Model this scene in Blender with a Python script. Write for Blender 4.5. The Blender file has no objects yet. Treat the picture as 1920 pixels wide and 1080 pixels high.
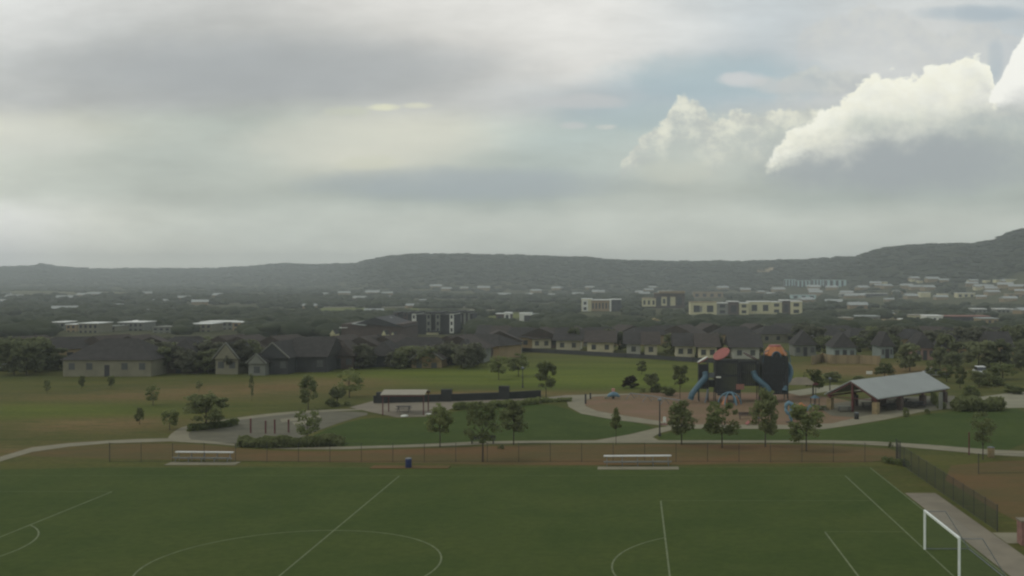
import bpy, math, random
import numpy as np
from mathutils import Vector, Matrix
random.seed(7); rng = np.random.default_rng(7)
R = math.radians
scene = bpy.context.scene
COL = scene.collection

# ------------------------------------------------------------------ camera
HC = 17.45          # camera height above the pitch (m)
F = 2000.0          # focal length in 1920-wide pixels
CX, CY = 1189.0, 525.0
cam_d = bpy.data.cameras.new('camera'); cam = bpy.data.objects.new('camera', cam_d); COL.objects.link(cam)
cam_d.sensor_width = 36.0; cam_d.lens = 36.0 * F / 1920.0
cam_d.shift_x = (960.0 - CX) / 1920.0
cam_d.shift_y = (CY - 540.0) / 1920.0
cam_d.clip_start = 0.5; cam_d.clip_end = 20000
cam.location = (0, 0, HC); cam.rotation_euler = (R(90), 0, 0)
scene.camera = cam

# ------------------------------------------------------------------ render settings
scene.render.engine = 'CYCLES'
cy = scene.cycles
cy.use_denoising = True
try: cy.denoiser = 'OPENIMAGEDENOISE'
except Exception: pass
cy.max_bounces = 6; cy.volume_bounces = 1; cy.transparent_max_bounces = 12
cy.diffuse_bounces = 3; cy.glossy_bounces = 2; cy.transmission_bounces = 2
cy.caustics_reflective = False; cy.caustics_refractive = False
cy.filter_width = 2.3
scene.view_settings.view_transform = 'Standard'
scene.view_settings.look = 'None'
scene.view_settings.exposure = 0.0
scene.view_settings.gamma = 1.0
scene.view_settings.use_curve_mapping = False

def lin(c):
    c = c / 255.0
    return c / 12.92 if c <= 0.04045 else ((c + 0.055) / 1.055) ** 2.4
def rgb(r, g, b, k=1.0): return (min(lin(r) * k, 1), min(lin(g) * k, 1), min(lin(b) * k, 1), 1)

# ------------------------------------------------------------------ sky
world = bpy.data.worlds.new('World'); scene.world = world
world.use_nodes = True
nt = world.node_tree; nt.nodes.clear()
class NT:
    def __init__(s, t): s.t = t
    def n(s, typ, **kw):
        x = s.t.nodes.new(typ)
        for k, v in kw.items(): setattr(x, k, v)
        return x
    def put(s, sock, v):
        if isinstance(v, bpy.types.NodeSocket): s.t.links.new(v, sock)
        else: sock.default_value = v
    def m(s, op, a, b=None, c=None, clamp=False):
        x = s.n('ShaderNodeMath', operation=op, use_clamp=clamp)
        s.put(x.inputs[0], a)
        if b is not None: s.put(x.inputs[1], b)
        if c is not None: s.put(x.inputs[2], c)
        return x.outputs[0]
    def mr(s, v, a, b, c=0.0, d=1.0, smooth=True):
        x = s.n('ShaderNodeMapRange', interpolation_type='SMOOTHSTEP' if smooth else 'LINEAR')
        s.put(x.inputs[0], v)
        for i, q in enumerate((a, b, c, d)): s.put(x.inputs[i + 1], q)
        return x.outputs[0]
    def mix(s, f, a, b, mode='MIX'):
        x = s.n('ShaderNodeMix', data_type='RGBA', blend_type=mode)
        s.put(x.inputs[0], f); s.put(x.inputs[6], a); s.put(x.inputs[7], b)
        return x.outputs[2]
    def noise(s, vec, scale, detail=4, rough=0.5, dist=0.0):
        x = s.n('ShaderNodeTexNoise'); s.put(x.inputs['Vector'], vec)
        x.inputs['Scale'].default_value = scale; x.inputs['Detail'].default_value = detail
        x.inputs['Roughness'].default_value = rough; x.inputs['Distortion'].default_value = dist
        return x.outputs['Fac']
    def comb(s, x_, y_, z_=0.0):
        x = s.n('ShaderNodeCombineXYZ'); s.put(x.inputs[0], x_); s.put(x.inputs[1], y_); s.put(x.inputs[2], z_)
        return x.outputs[0]
W = NT(nt)
SUN_EL, SUN_AZ = R(52), R(-100)      # sun azimuth measured from +Y towards +X
tc = W.n('ShaderNodeTexCoord')
sep = W.n('ShaderNodeSeparateXYZ'); nt.links.new(tc.outputs['Generated'], sep.inputs[0])
el = W.m('ARCSINE', sep.outputs[2])
# azimuth / elevation of the view direction expressed in degrees-like sky units (a sky map, not the picture)
yc = W.m('MAXIMUM', sep.outputs[1], 0.2)
PU = W.m('MULTIPLY_ADD', W.m('DIVIDE', sep.outputs[0], yc), 2000.0, CX)                 # 'column' of the cloud map
PV = W.m('MULTIPLY_ADD', W.m('DIVIDE', sep.outputs[2], yc), -2000.0, CY)                # 'row' of the cloud map
base_vec = W.comb(W.m('MULTIPLY', PU, 1 / 1000.0), W.m('MULTIPLY', PV, 1 / 420.0))
n1 = W.noise(base_vec, 2.2, 5, 0.55)
n2 = W.noise(W.comb(W.m('MULTIPLY_ADD', PU, 1 / 1000.0, 7.3), W.m('MULTIPLY', PV, 1 / 420.0)), 2.6, 5, 0.55)
U = W.m('ADD', PU, W.m('MULTIPLY', W.m('SUBTRACT', n1, 0.5), 260.0))
V = W.m('ADD', PV, W.m('MULTIPLY', W.m('SUBTRACT', n2, 0.5), 75.0))
rows = [
 (0,   [214,195,186,187,196,204,208,208,202,188,190,197,190], [2,2,2,2,0,0,0,0,4,9,5,3,8]),
 (60,  [202,183,177,177,181,192,206,208,203,186,198,199,184], [2,3,3,2,2,0,0,0,3,10,3,2,10]),
 (120, [188,173,168,167,171,182,199,204,196,180,200,196,190], [3,3,4,4,3,2,0,0,4,12,3,2,8]),
 (180, [181,170,166,165,170,180,188,180,180,188,196,196,196], [3,3,4,4,4,2,2,9,10,7,3,2,3]),
 (240, [204,190,178,178,194,204,190,182,186,190,182,176,182], [-4,-2,3,4,-2,-5,4,9,7,2,4,4,4]),
 (300, [198,184,176,186,200,196,176,178,190,184,170,165,172], [0,1,4,1,-5,-3,6,7,1,3,5,5,5]),
 (360, [196,181,176,179,174,166,167,174,184,174,168,170,172], [0,2,2,2,4,6,6,4,1,4,5,5,4]),
 (420, [218,206,194,190,190,190,189,189,190,188,187,187,187], [-3,-2,0,1,1,1,1,1,1,1,1,1,1]),
 (490, [226,218,208,202,200,198,196,196,196,195,193,192,192], [-4,-4,-3,-1,-1,-1,-1,-1,-1,-1,0,0,0]),
]
Uf = W.m('DIVIDE', U, 1920.0, clamp=True)
prev = None; prev_y = None
for yy, vals, bl in rows:
    cr = W.n('ShaderNodeValToRGB'); cr.color_ramp.interpolation = 'B_SPLINE'
    nt.links.new(Uf, cr.inputs[0]); e = cr.color_ramp.elements
    while len(e) < 13: e.new(0.5)
    for i in range(13):
        e[i].position = i / 12.0
    for i in range(13):
        v, b = 186+(vals[i]-184)*1.3+14+(8 if yy >= 420 else 0)+(10 if yy >= 360 and i == 0 else 0), bl[i]*1.1
        e[i].color = rgb(v - b * 1.0 + (2 if yy <= 180 else -1), v + (1 if yy <= 180 else 3), v + b * 0.9 - (4 if yy <= 180 else 9))
    if prev is None: prev = cr.outputs[0]
    else: prev = W.mix(W.mr(V, float(prev_y), float(yy)), prev, cr.outputs[0])
    prev_y = yy
sky = prev
det = W.noise(W.comb(W.m('MULTIPLY', PU, 1 / 700.0), W.m('MULTIPLY', PV, 1 / 220.0)), 3.5, 7, 0.6)
sky = W.mix(1.0, sky, W.mix(1.0, (0.80, 0.80, 0.80, 1), W.mr(det, 0.2, 0.8, 0.06, 0.34, False), 'ADD'), 'MULTIPLY')
# billow noise used for the cumulus outlines
bv = W.comb(W.m('MULTIPLY', PU, 1 / 100.0), W.m('MULTIPLY', PV, 1 / 80.0))
billow = W.noise(bv, 1.5, 8, 0.62)
billow2 = W.noise(bv, 1.1, 7, 0.62)
billow3 = W.noise(bv, 2.3, 6, 0.6)
def curve(points, x0, x1, ymax=600.0):
    fc = W.n('ShaderNodeFloatCurve')
    nt.links.new(W.mr(PU, x0, x1, 0.0, 1.0, False), fc.inputs['Value'])
    c = fc.mapping.curves[0]
    pts = [((x - x0) / (x1 - x0), y / ymax) for x, y in points]
    c.points[0].location = pts[0]; c.points[1].location = pts[-1]
    for p in pts[1:-1]: c.points.new(*p)
    fc.mapping.use_clip = False
    fc.mapping.update()
    return W.m('MULTIPLY', fc.outputs[0], ymax)
def cumulus(sky, top, thick, color, alpha, amp, soft, x0, x1, tsoft=0.5, xfade=12.0, shade=None):
    t = curve(top, x0, x1); th = curve(thick, x0, x1)
    edge = W.m('ADD', t, W.m('MULTIPLY', W.m('SUBTRACT', billow, 0.5), amp*3.0))
    d = W.m('SUBTRACT', PV, edge)
    up = W.mr(d, 0.0, soft)
    dn = W.m('DIVIDE', W.m('ADD', d, W.m('MULTIPLY', W.m('SUBTRACT', billow2, 0.5), amp * 3.2)), th)
    dnm = W.mr(dn, 1.0 - tsoft, 1.0 + tsoft, 1.0, 0.0)
    xm = W.m('MULTIPLY', W.mr(PU, x0, x0 + xfade), W.mr(PU, x1 - xfade, x1, 1.0, 0.0))
    f = W.m('MULTIPLY', W.m('MULTIPLY', up, dnm), W.m('MULTIPLY', xm, alpha))
    if shade:      # puffs inside the cloud: lit tops, greyer hollows
        puff = W.m('ADD', W.m('MULTIPLY', billow3, 1.0), W.m('MULTIPLY', dn, -0.10))
        color = W.mix(W.mr(puff, 0.30, 0.62), shade, color)
    return W.mix(f, sky, color)
def gauss(sky, cx, cy_, sx, sy, color, a, nz=1.6):
    dx = W.m('DIVIDE', W.m('SUBTRACT', PU, cx), sx); dy = W.m('DIVIDE', W.m('SUBTRACT', PV, cy_), sy)
    r2 = W.m('ADD', W.m('MULTIPLY', dx, dx), W.m('MULTIPLY', dy, dy))
    r2 = W.m('ADD', r2, W.m('MULTIPLY', W.m('SUBTRACT', billow, 0.5), nz * 2))
    return W.mix(W.m('MULTIPLY', W.mr(r2, 0.0, 1.6, 1.0, 0.0), a), sky, color)
sky = gauss(sky, 520, 125, 460, 62, rgb(168, 173, 176), 0.55, 0.5)
sky = gauss(sky, 680, 262, 230, 48, rgb(218, 218, 204), 0.6, 0.7)
sky = gauss(sky, 60, 262, 130, 40, rgb(220, 222, 212), 0.6, 0.7)
sky = gauss(sky, 880, 345, 300, 32, rgb(166, 176, 181), 0.75, 0.6)
sky = gauss(sky, 1340, 150, 210, 52, rgb(162, 186, 194), 0.65, 0.7)
sky = gauss(sky, 1180, 215, 160, 30, rgb(168, 187, 193), 0.55, 0.7)
sky = gauss(sky, 1830, 25, 110, 16, rgb(160, 178, 190), 0.6, 0.8)
sky = gauss(sky, 1866, 110, 16, 45, rgb(165, 184, 196), 0.7, 0.5)
sky = cumulus(sky, [(1490, 70), (1530, 34), (1600, 16), (1680, 8), (1750, 52), (1830, 45), (1930, 58)],
              [(1490, 60), (1600, 100), (1930, 70)], rgb(210, 212, 208), 0.7, 34, 14, 1485, 1940, 0.9, 20, rgb(199, 203, 204))
sky = cumulus(sky, [(1455, 150), (1500, 128), (1560, 128), (1640, 140), (1700, 150)],
              [(1455, 40), (1700, 60)], rgb(212, 214, 206), 0.6, 22, 10, 1450, 1700, 0.8, 20, rgb(185, 190, 190))
sky = cumulus(sky, [(1160, 312), (1180, 280), (1210, 248), (1245, 224), (1268, 184), (1292, 178), (1312, 186), (1328, 208), (1360, 206), (1390, 200), (1420, 222), (1450, 200), (1500, 196), (1560, 210)],
              [(1160, 20), (1200, 42), (1260, 66), (1300, 90), (1400, 70), (1560, 60)], rgb(240, 240, 222), 0.92, 30, 11, 1158, 1560, 0.95, 14, rgb(196, 200, 194))
sky = gauss(sky, 1265, 322, 78, 22, rgb(214, 216, 200), 0.4, 1.2)
sky = cumulus(sky, [(1425, 318), (1470, 292), (1540, 262), (1640, 226), (1760, 200), (1870, 190), (1940, 196)],
              [(1425, 30), (1540, 60), (1700, 80), (1940, 90)], rgb(206, 208, 202), 0.55, 34, 26, 1420, 1960, 0.95, 30, rgb(176, 183, 186))
sky = gauss(sky, 1690, 305, 270, 62, rgb(163, 170, 174), 0.85, 0.8)
sky = cumulus(sky, [(1432, 296), (1450, 282), (1470, 258), (1500, 232), (1540, 202), (1590, 172), (1620, 150), (1650, 132), (1700, 134), (1760, 126), (1790, 120), (1815, 102), (1840, 98), (1854, 116), (1864, 150), (1874, 185)],
              [(1432, 14), (1460, 34), (1500, 50), (1560, 72), (1640, 84), (1740, 82), (1810, 84), (1850, 60), (1874, 12)], (1, 1, .88, 1), 1.0, 38, 11, 1428, 1874, 0.95, 10, (.98, .97, .82, 1))
sky = cumulus(sky, [(1852, 176), (1870, 150), (1888, 116), (1903, 88), (1930, 50), (2000, 30)],
              [(1856, 10), (1880, 55), (1905, 95), (1930, 130), (2000, 150)], (1, 1, .93, 1), 1.0, 20, 9, 1852, 2000, 0.3, 5)
for g in [(650, 208, 40, 11, 205, 208, 190, .7), (722, 201, 30, 7, 235, 235, 205, .8), (778, 198, 30, 6, 228, 228, 205, .7),
          (690, 305, 60, 14, 215, 216, 196, .6), (1390, 149, 42, 15, 212, 214, 214, .9), (1085, 190, 90, 14, 200, 202, 202, .7),
          (1075, 235, 30, 8, 205, 207, 205, .7), (1135, 238, 22, 6, 212, 214, 208, .8), (1470, 160, 60, 16, 204, 207, 205, .7)]:
    sky = gauss(sky, g[0], g[1], g[2], g[3], rgb(g[4], g[5], g[6]), g[7])
bg = W.n('ShaderNodeBackground'); nt.links.new(sky, bg.inputs[0]); bg.inputs[1].default_value = 1.0
# clear-sky light shining through above the cloud deck
nish = W.n('ShaderNodeTexSky'); nish.sky_type = 'NISHITA'; nish.sun_disc = False
nish.sun_elevation = SUN_EL; nish.sun_rotation = SUN_AZ
bg2 = W.n('ShaderNodeBackground'); nt.links.new(nish.outputs[0], bg2.inputs[0]); bg2.inputs[1].default_value = 0.06
mixw = W.n('ShaderNodeMixShader'); nt.links.new(W.mr(el, 0.5, 1.2, 0.0, 0.5), mixw.inputs[0])
nt.links.new(bg.outputs[0], mixw.inputs[1]); nt.links.new(bg2.outputs[0], mixw.inputs[2])
wo = W.n('ShaderNodeOutputWorld'); nt.links.new(mixw.outputs[0], wo.inputs[0])

# ------------------------------------------------------------------ sun behind thin cloud
sd = bpy.data.lights.new('sun', 'SUN'); so = bpy.data.objects.new('sun', sd); COL.objects.link(so)
sd.energy = 0.6; sd.angle = R(14); sd.color = (1.0, 0.96, 0.88)
sdir = Vector((math.sin(SUN_AZ) * math.cos(SUN_EL), math.cos(SUN_AZ) * math.cos(SUN_EL), math.sin(SUN_EL)))
so.rotation_euler = (-sdir).to_track_quat('-Z', 'Y').to_euler(); so.location = sdir * 300

# ------------------------------------------------------------------ terrain height
RID = np.array([(-1400,508,4300),(-400,504,4300),(-100,500,4300),(0,500,4300),(60,498,4300),(80,493,4300),(102,499,4300),(200,503,4300),(400,503,4200),
 (470,499,4100),(530,494,4000),(600,496,3900),(660,494,3500),(690,487,3100),(730,480,2900),(780,475,2800),(900,475,2800),(1000,478,2800),(1110,482,2800),
 (1135,486,2800),(1260,488,2800),(1400,488,2700),(1500,485,2600),(1570,480,2450),(1610,477,2350),(1640,466,2250),(1680,459,2200),(1740,455,2150),(1830,455,2050),
 (1860,449,2000),(1885,438,1950),(1910,428,1900),(1960,420,1850),(2100,425,1800),(2600,440,1900),(3400,470,2200)], float)
BZ = np.array([(-100,0),(235,0),(300,-1.2),(420,-4.5),(600,-7.5),(1100,-9),(1600,-6),(2600,0),(7000,0)], float)
def sn(x, y, s=0.0):
    return (np.sin(x*1.0+1.3+s)*np.cos(y*1.1+.7*s) + .5*np.sin(x*2.3+y*1.7+s*2) + .3*np.cos(x*4.1-y*3.7+s) + .2*np.sin(x*7.9+y*8.3+s*3))/2.0
def terr(X, Y):
    X = np.asarray(X, float); Y = np.asarray(Y, float)
    b = np.interp(Y, BZ[:,0], BZ[:,1])
    px = CX + F * X / np.maximum(Y, 30.0)
    Rd = np.interp(px, RID[:,0], RID[:,2]); zr = HC + (CY - np.interp(px, RID[:,0], RID[:,1]) + 1.0) * Rd / F - 6.0
    t = np.clip((Y / Rd - 0.60) / 0.40, 0, 1); s = t*t*(3-2*t)
    z = b*(1-s) + zr*s
    over = np.maximum(Y - Rd, 0)
    z = np.where(over > 0, zr - over*0.10, z)
    z = np.maximum(z, -10.0)
    rel = np.clip((Y-700)/800, 0, 1)*(1-np.clip(np.abs(Y/Rd-1)*-8+1, 0, 1)*0.8)
    z = z + rel*sn(X/170, Y/210)*3.0*(0.4+s*1.8)
    return z
def tz(x, y): return float(terr(x, y))
def G(px, py):
    """ground point seen in direction (px, py)"""
    y = F*HC/max(py-CY, 1.0)
    if y <= 235: return Vector(((px-CX)*y/F, y, 0.0))
    y = 235.0
    while y < 5000:
        x = (px-CX)*y/F; z = tz(x, y)
        if CY + F*(HC - z)/y <= py: break
        y *= 1.004
    return Vector(((px-CX)*y/F, y, tz((px-CX)*y/F, y)))

# ------------------------------------------------------------------ materials
MATS = {}
def newmat(name):
    m = bpy.data.materials.new(name); m.use_nodes = True
    t = NT(m.node_tree); bsdf = m.node_tree.nodes['Principled BSDF']
    return m, t, bsdf
def mat(name, c, rough=0.85, var=0.12, scale=0.6, metal=0.0, stretch=None, spec=0.25, alpha=None):
    """paint/stone/metal with its own gentle mottling"""
    if name in MATS: return MATS[name]
    m, t, b = newmat(name)
    g = t.n('ShaderNodeNewGeometry')
    vec = g.outputs['Position']
    if stretch:
        mp = t.n('ShaderNodeMapping'); mp.inputs['Scale'].default_value = stretch
        m.node_tree.links.new(vec, mp.inputs['Vector']); vec = mp.outputs[0]
    f = t.noise(vec, scale, 5, 0.6)
    lo = tuple(x*(1-var) for x in c[:3])+(1,); hi = tuple(min(x*(1+var), 1) for x in c[:3])+(1,)
    m.node_tree.links.new(t.mix(t.mr(f, 0.3, 0.7), lo, hi), b.inputs['Base Color'])
    b.inputs['Roughness'].default_value = rough; b.inputs['Metallic'].default_value = metal
    b.inputs['Specular IOR Level'].default_value = spec
    if alpha is not None: b.inputs['Alpha'].default_value = alpha
    MATS[name] = m; return m
K = 1.42
def A(r, g, b, k=1.0): return rgb(r, g, b, K*k)

def foliage(name, c1, c2, scale=0.9):
    m, t, b = newmat(name)
    g = t.n('ShaderNodeNewGeometry'); oi = t.n('ShaderNodeObjectInfo')
    f = t.noise(g.outputs['Position'], scale, 4, 0.65)
    f2 = t.m('ADD', t.m('MULTIPLY', t.m('SUBTRACT', oi.outputs['Random'], 0.5), 0.35), f)
    m.node_tree.links.new(t.mix(t.mr(f2, 0.3, 0.72), c1, c2), b.inputs['Base Color'])
    b.inputs['Roughness'].default_value = 0.9; b.inputs['Specular IOR Level'].default_value = 0.1
    if name != 'foliage_far':
        lk = m.node_tree.links; ou_ = m.node_tree.nodes['Material Output']
        tl = t.n('ShaderNodeBsdfTranslucent'); ms = t.n('ShaderNodeMixShader'); ms.inputs[0].default_value = .5
        lk.new(b.inputs['Base Color'].links[0].from_socket, tl.inputs[0]); lk.new(b.outputs[0], ms.inputs[1]); lk.new(tl.outputs[0], ms.inputs[2]); lk.new(ms.outputs[0], ou_.inputs[0])
    MATS[name] = m; return m
FOL = {
 'dark': foliage('foliage_dark', (.115,.132,.055,1), (.205,.228,.100,1)),
 'mid': foliage('foliage_mid', (.130,.155,.060,1), (.235,.265,.105,1)),
 'light': foliage('foliage_light', (.06,.075,.024,1), (.13,.15,.05,1)),
 'wine': foliage('foliage_wine', (.024,.018,.014,1), (.052,.036,.028,1)),
 'belt_dark': foliage('foliage_belt_dark', (.105,.110,.076,1), (.185,.190,.130,1)),
 'belt_mid': foliage('foliage_belt_mid', (.115,.130,.072,1), (.205,.222,.115,1)),
 'far': foliage('foliage_far', (.018,.025,.015,1), (.042,.050,.027,1), 0.03),
}
BARK = mat('bark', (.055,.045,.035), 0.95, 0.25, 3)

def grassmat(name, c1, c2, s1, c3=None, bump=0.0, stretch=(1,1,1)):
    m, t, b = newmat(name)
    g = t.n('ShaderNodeNewGeometry')
    mp = t.n('ShaderNodeMapping'); mp.inputs['Scale'].default_value = stretch
    m.node_tree.links.new(g.outputs['Position'], mp.inputs['Vector']); v = mp.outputs[0]
    f = t.noise(v, s1, 6, 0.6); f2 = t.noise(v, s1*9, 4, 0.7); f3 = t.noise(v, s1*0.35, 3, 0.5)
    col = t.mix(t.mr(f, 0.3, 0.7), c1, c2)
    if c3: col = t.mix(t.mr(f3, 0.45, 0.7, 0.0, 0.8), col, c3)
    col = t.mix(t.mr(f2, 0.3, 0.7, 0.0, 0.35), col, tuple(x*0.55 for x in c1[:3])+(1,))
    m.node_tree.links.new(col, b.inputs['Base Color'])
    b.inputs['Roughness'].default_value = 1.0; b.inputs['Specular IOR Level'].default_value = 0.05
    MATS[name] = m; return m
M_TURF = grassmat('turf', A(53,65,31), A(61,71,35), 0.16, A(64,72,36))
M_LAWN = grassmat('lawn', A(49,62,29), A(60,71,34), 0.12, A(60,70,32))
M_DRY = grassmat('dry_grass', A(86,72,46), A(74,70,44), 0.22, A(94,72,50), stretch=(.6,1.6,1))
M_MULCH = grassmat('mulch', A(104,86,68), A(96,86,66), 0.35, A(112,90,76))
M_CONC = mat('concrete', A(104,100,82), 0.9, 0.10, 0.5)
M_CONC_PINK = mat('concrete_warm', A(102,96,82), 0.9, 0.12, 0.4)
M_PLAZA = mat('plaza_paving', A(78,76,62), 0.9, 0.14, 0.5)
M_LOT = mat('car_park_surface', A(108,106,88), 0.9, 0.12, 0.3)
M_LINE = mat('line_paint', A(84,92,64), 0.8, 0.25, 1.5)
M_WHITE = mat('white_paint', (.72,.76,.70), 0.45, 0.05, 2, spec=.5)
M_ALU = mat('aluminium', (.70,.71,.68), 0.4, 0.06, 2, metal=0.25, spec=.5)
M_DARKMETAL = mat('dark_metal', (.035,.037,.035), 0.6, 0.15, 2)
M_GREYMETAL = mat('grey_metal', (.16,.18,.19), 0.5, 0.1, 2)
M_PLAYDARK = mat('play_panel', (.026,.029,.030), 0.6, 0.2, 2)
M_RED = mat('red_plastic', (.26,.085,.07), 0.5, 0.12, 1.5)
M_REDSTEEL = mat('red_steel', (.11,.04,.038), 0.5, 0.1, 2)
M_ORANGE = mat('orange_plastic', (.36,.145,.055), 0.5, 0.1, 1.5)
M_BLUE = mat('blue_plastic', (.060,.115,.145), 0.45, 0.1, 1.5)
M_SKYBLUE = mat('light_blue_plastic', (.12,.21,.26), 0.45, 0.1, 1.5)
M_BIN = mat('bin_blue', (.02,.03,.09), 0.5, 0.1, 3)
M_STONE = mat('limestone', A(112,100,74), 0.9, 0.2, 1.6)
M_BRICK = mat('brick', A(110,84,76), 0.9, 0.2, 2)
M_ROOFMETAL = mat('standing_seam_roof', A(126,130,126), 0.5, 0.05, .4, metal=.1)
M_ROOFBEIGE = mat('pale_metal_roof', A(118,113,98), 0.5, 0.06, .8)
M_WALLDARK = mat('dark_wall', (.030,.032,.030), 0.8, 0.15, 1)
M_TIMBER = mat('cedar_fence', A(112,100,76), 0.9, 0.2, .8, stretch=(1,1,.2))
M_GLASS = mat('window_glass', (.035,.04,.045), 0.15, 0.1, 1, spec=.6)
M_PANE = mat('house_pane', (.085,.092,.092), 0.12, 0.1, 1, spec=.6)
M_SHINGLE = mat('shingle', (.040,.038,.035), 0.95, 0.2, .9)
M_SHINGLE2 = mat('shingle_brown', (.052,.044,.037), 0.95, 0.2, .9)
M_WBEIGE = mat('beige_siding', A(102,100,84), 0.9, 0.1, .5)
M_WBEIGE2 = mat('pale_beige_siding', A(128,126,106), 0.9, 0.1, .5)
M_ROWA = mat('row_pale_siding', A(154,150,128), 0.9, 0.1, .5)
M_ROWB = mat('row_cream_siding', A(162,156,128), 0.9, 0.1, .5)
M_ROWC = mat('row_grey_siding', A(140,140,128), 0.9, 0.1, .5)
M_WGREY = mat('grey_siding', A(98,100,92), 0.9, 0.1, .5)
M_WCREAM = mat('cream_render', A(160,156,124), 0.9, 0.06, .3)
M_WWHITE = mat('white_render', (.62,.63,.55), 0.9, 0.05, .3)
M_WTAN = mat('tan_stucco', A(118,104,78), 0.9, 0.1, .4)
M_WBROWN = mat('brown_brick', (.085,.065,.055), 0.9, 0.15, .5)
M_WDARK = mat('charcoal_panel', (.045,.047,.048), 0.8, 0.1, .5)
M_WPINK = mat('salmon_stucco', A(150,112,100), 0.9, 0.08, .4)
M_RUST = mat('rust_roof', (.26,.13,.10), 0.8, 0.1, .3)
M_ROOFWHITE = mat('white_membrane', (.72,.73,.68), 0.7, 0.04, .2)
M_WBLUEGREY = mat('blue_grey_siding', A(112,120,114), 0.9, 0.08, .3)
M_WROSE = mat('dull_rose_brick', A(118,98,88), 0.9, 0.1, .5)
M_TEAL = mat('pale_blue_render', A(140,160,158), 0.9, 0.08, .3)
M_TYRE = mat('tyre', (.02,.02,.02), .9)
M_CARW = mat('car_white', (.65,.67,.66), .3, .03, 1, spec=.6)
M_CARS = mat('car_silver', (.35,.37,.38), .3, .03, 1, metal=.3, spec=.6)
def meshmat(name, c, a):
    m, t, b = newmat(name)
    b.inputs['Base Color'].default_value = c; b.inputs['Roughness'].default_value = .8
    b.inputs['Alpha'].default_value = a
    MATS[name] = m; return m
M_CHAIN = meshmat('chain_link', (.05,.055,.045,1), 0.05)
M_SCREEN = meshmat('dark_chain_link', (.022,.026,.022,1), 0.42)
M_NET = meshmat('goal_net', (.35,.37,.33,1), 0.05)

# ------------------------------------------------------------------ object helpers
def tag(o, label=None, cat=None, group=None, kind=None):
    if label: o['label'] = label
    if cat: o['category'] = cat
    if group: o['group'] = group
    if kind: o['kind'] = kind
    return o
def thing(name, label, cat, loc=(0,0,0), rz=0.0, group=None, scale=None):
    o = bpy.data.objects.new(name, None); COL.objects.link(o); o.empty_display_size = 0.3
    o.location = loc; o.rotation_euler = (0,0,rz)
    if scale: o.scale = scale
    return tag(o, label, cat, group)
class MB:
    def __init__(s): s.v = []; s.f = []
    def add(s, vs, fs):
        n = len(s.v); s.v += [tuple(v) for v in vs]; s.f += [tuple(i+n for i in f) for f in fs]; return s
    def box(s, x0, x1, y0, y1, z0, z1):
        return s.add([(x0,y0,z0),(x1,y0,z0),(x1,y1,z0),(x0,y1,z0),(x0,y0,z1),(x1,y0,z1),(x1,y1,z1),(x0,y1,z1)],
                     [(0,3,2,1),(4,5,6,7),(0,1,5,4),(1,2,6,5),(2,3,7,6),(3,0,4,7)])
    def bar(s, p, q, r, n=8, r2=None):
        p = Vector(p); q = Vector(q); r2 = r if r2 is None else r2
        d = (q-p).normalized(); a = d.orthogonal().normalized(); b = d.cross(a)
        vs = []
        for c, rr in ((p, r), (q, r2)):
            for i in range(n):
                t = 2*math.pi*i/n; vs.append(c + a*math.cos(t)*rr + b*math.sin(t)*rr)
        fs = [(i, (i+1)%n, n+(i+1)%n, n+i) for i in range(n)] + [tuple(range(n-1,-1,-1)), tuple(range(n,2*n))]
        return s.add(vs, fs)
    def path(s, pts, r, n=8):
        pts = [Vector(p) for p in pts]
        for a, b in zip(pts[:-1], pts[1:]):
            d = (b-a).normalized()*r*0.25
            s.bar(a-d, b+d, r, n)
        return s
    def quad(s, a, b, c, d): return s.add([a,b,c,d], [(0,1,2,3)])
    def prism(s, poly, axis_pts):
        """poly: list of 3d pts (planar), extruded by vector axis_pts"""
        n = len(poly); e = Vector(axis_pts)
        vs = [Vector(p) for p in poly] + [Vector(p)+e for p in poly]
        return s.add(vs, [tuple(range(n-1,-1,-1)), tuple(range(n,2*n))] + [(i,(i+1)%n,n+(i+1)%n,n+i) for i in range(n)])
    def disc(s, c, nrm, r, th, n=24, rx=1.0):
        c = Vector(c); d = Vector(nrm).normalized()
        return s.bar(c-d*th/2, c+d*th/2, r, n)
    def build(s, name, m, parent=None, smooth=False):
        me = bpy.data.meshes.new(name); me.from_pydata(s.v, [], s.f); me.update()
        if m: me.materials.append(m)
        if smooth:
            for p in me.polygons: p.use_smooth = True
        o = bpy.data.objects.new(name, me); COL.objects.link(o)
        if parent: o.parent = parent
        return o
def copy_tree(o, parent=None):
    c = o.copy(); COL.objects.link(c); c.parent = parent
    for ch in KIDS.get(o.name, ()): copy_tree(ch, c)
    return c
KIDS = {}
def remember(root, kids): KIDS[root.name] = kids

# ------------------------------------------------------------------ ground sheet
ys = np.concatenate([np.linspace(-50, 60, 14), np.linspace(66, 260, 90), np.geomspace(263, 5600, 190)])
ss = np.linspace(-1.0, 1.0, 420)
YY, SS = np.meshgrid(ys, ss, indexing='ij'); XX = SS*(YY+60)
ZZ = terr(XX, YY)
nr, nc = YY.shape
me = bpy.data.meshes.new('ground')
co = np.stack([XX, YY, ZZ], -1).reshape(-1, 3)
idx = np.arange(nr*nc).reshape(nr, nc)
fc = np.stack([idx[:-1,:-1], idx[:-1,1:], idx[1:,1:], idx[1:,:-1]], -1).reshape(-1, 4)
me.vertices.add(len(co)); me.vertices.foreach_set('co', co.ravel())
me.loops.add(fc.size); me.loops.foreach_set('vertex_index', fc.ravel())
me.polygons.add(len(fc)); me.polygons.foreach_set('loop_start', np.arange(0, fc.size, 4))
me.update(); me.validate()
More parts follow.
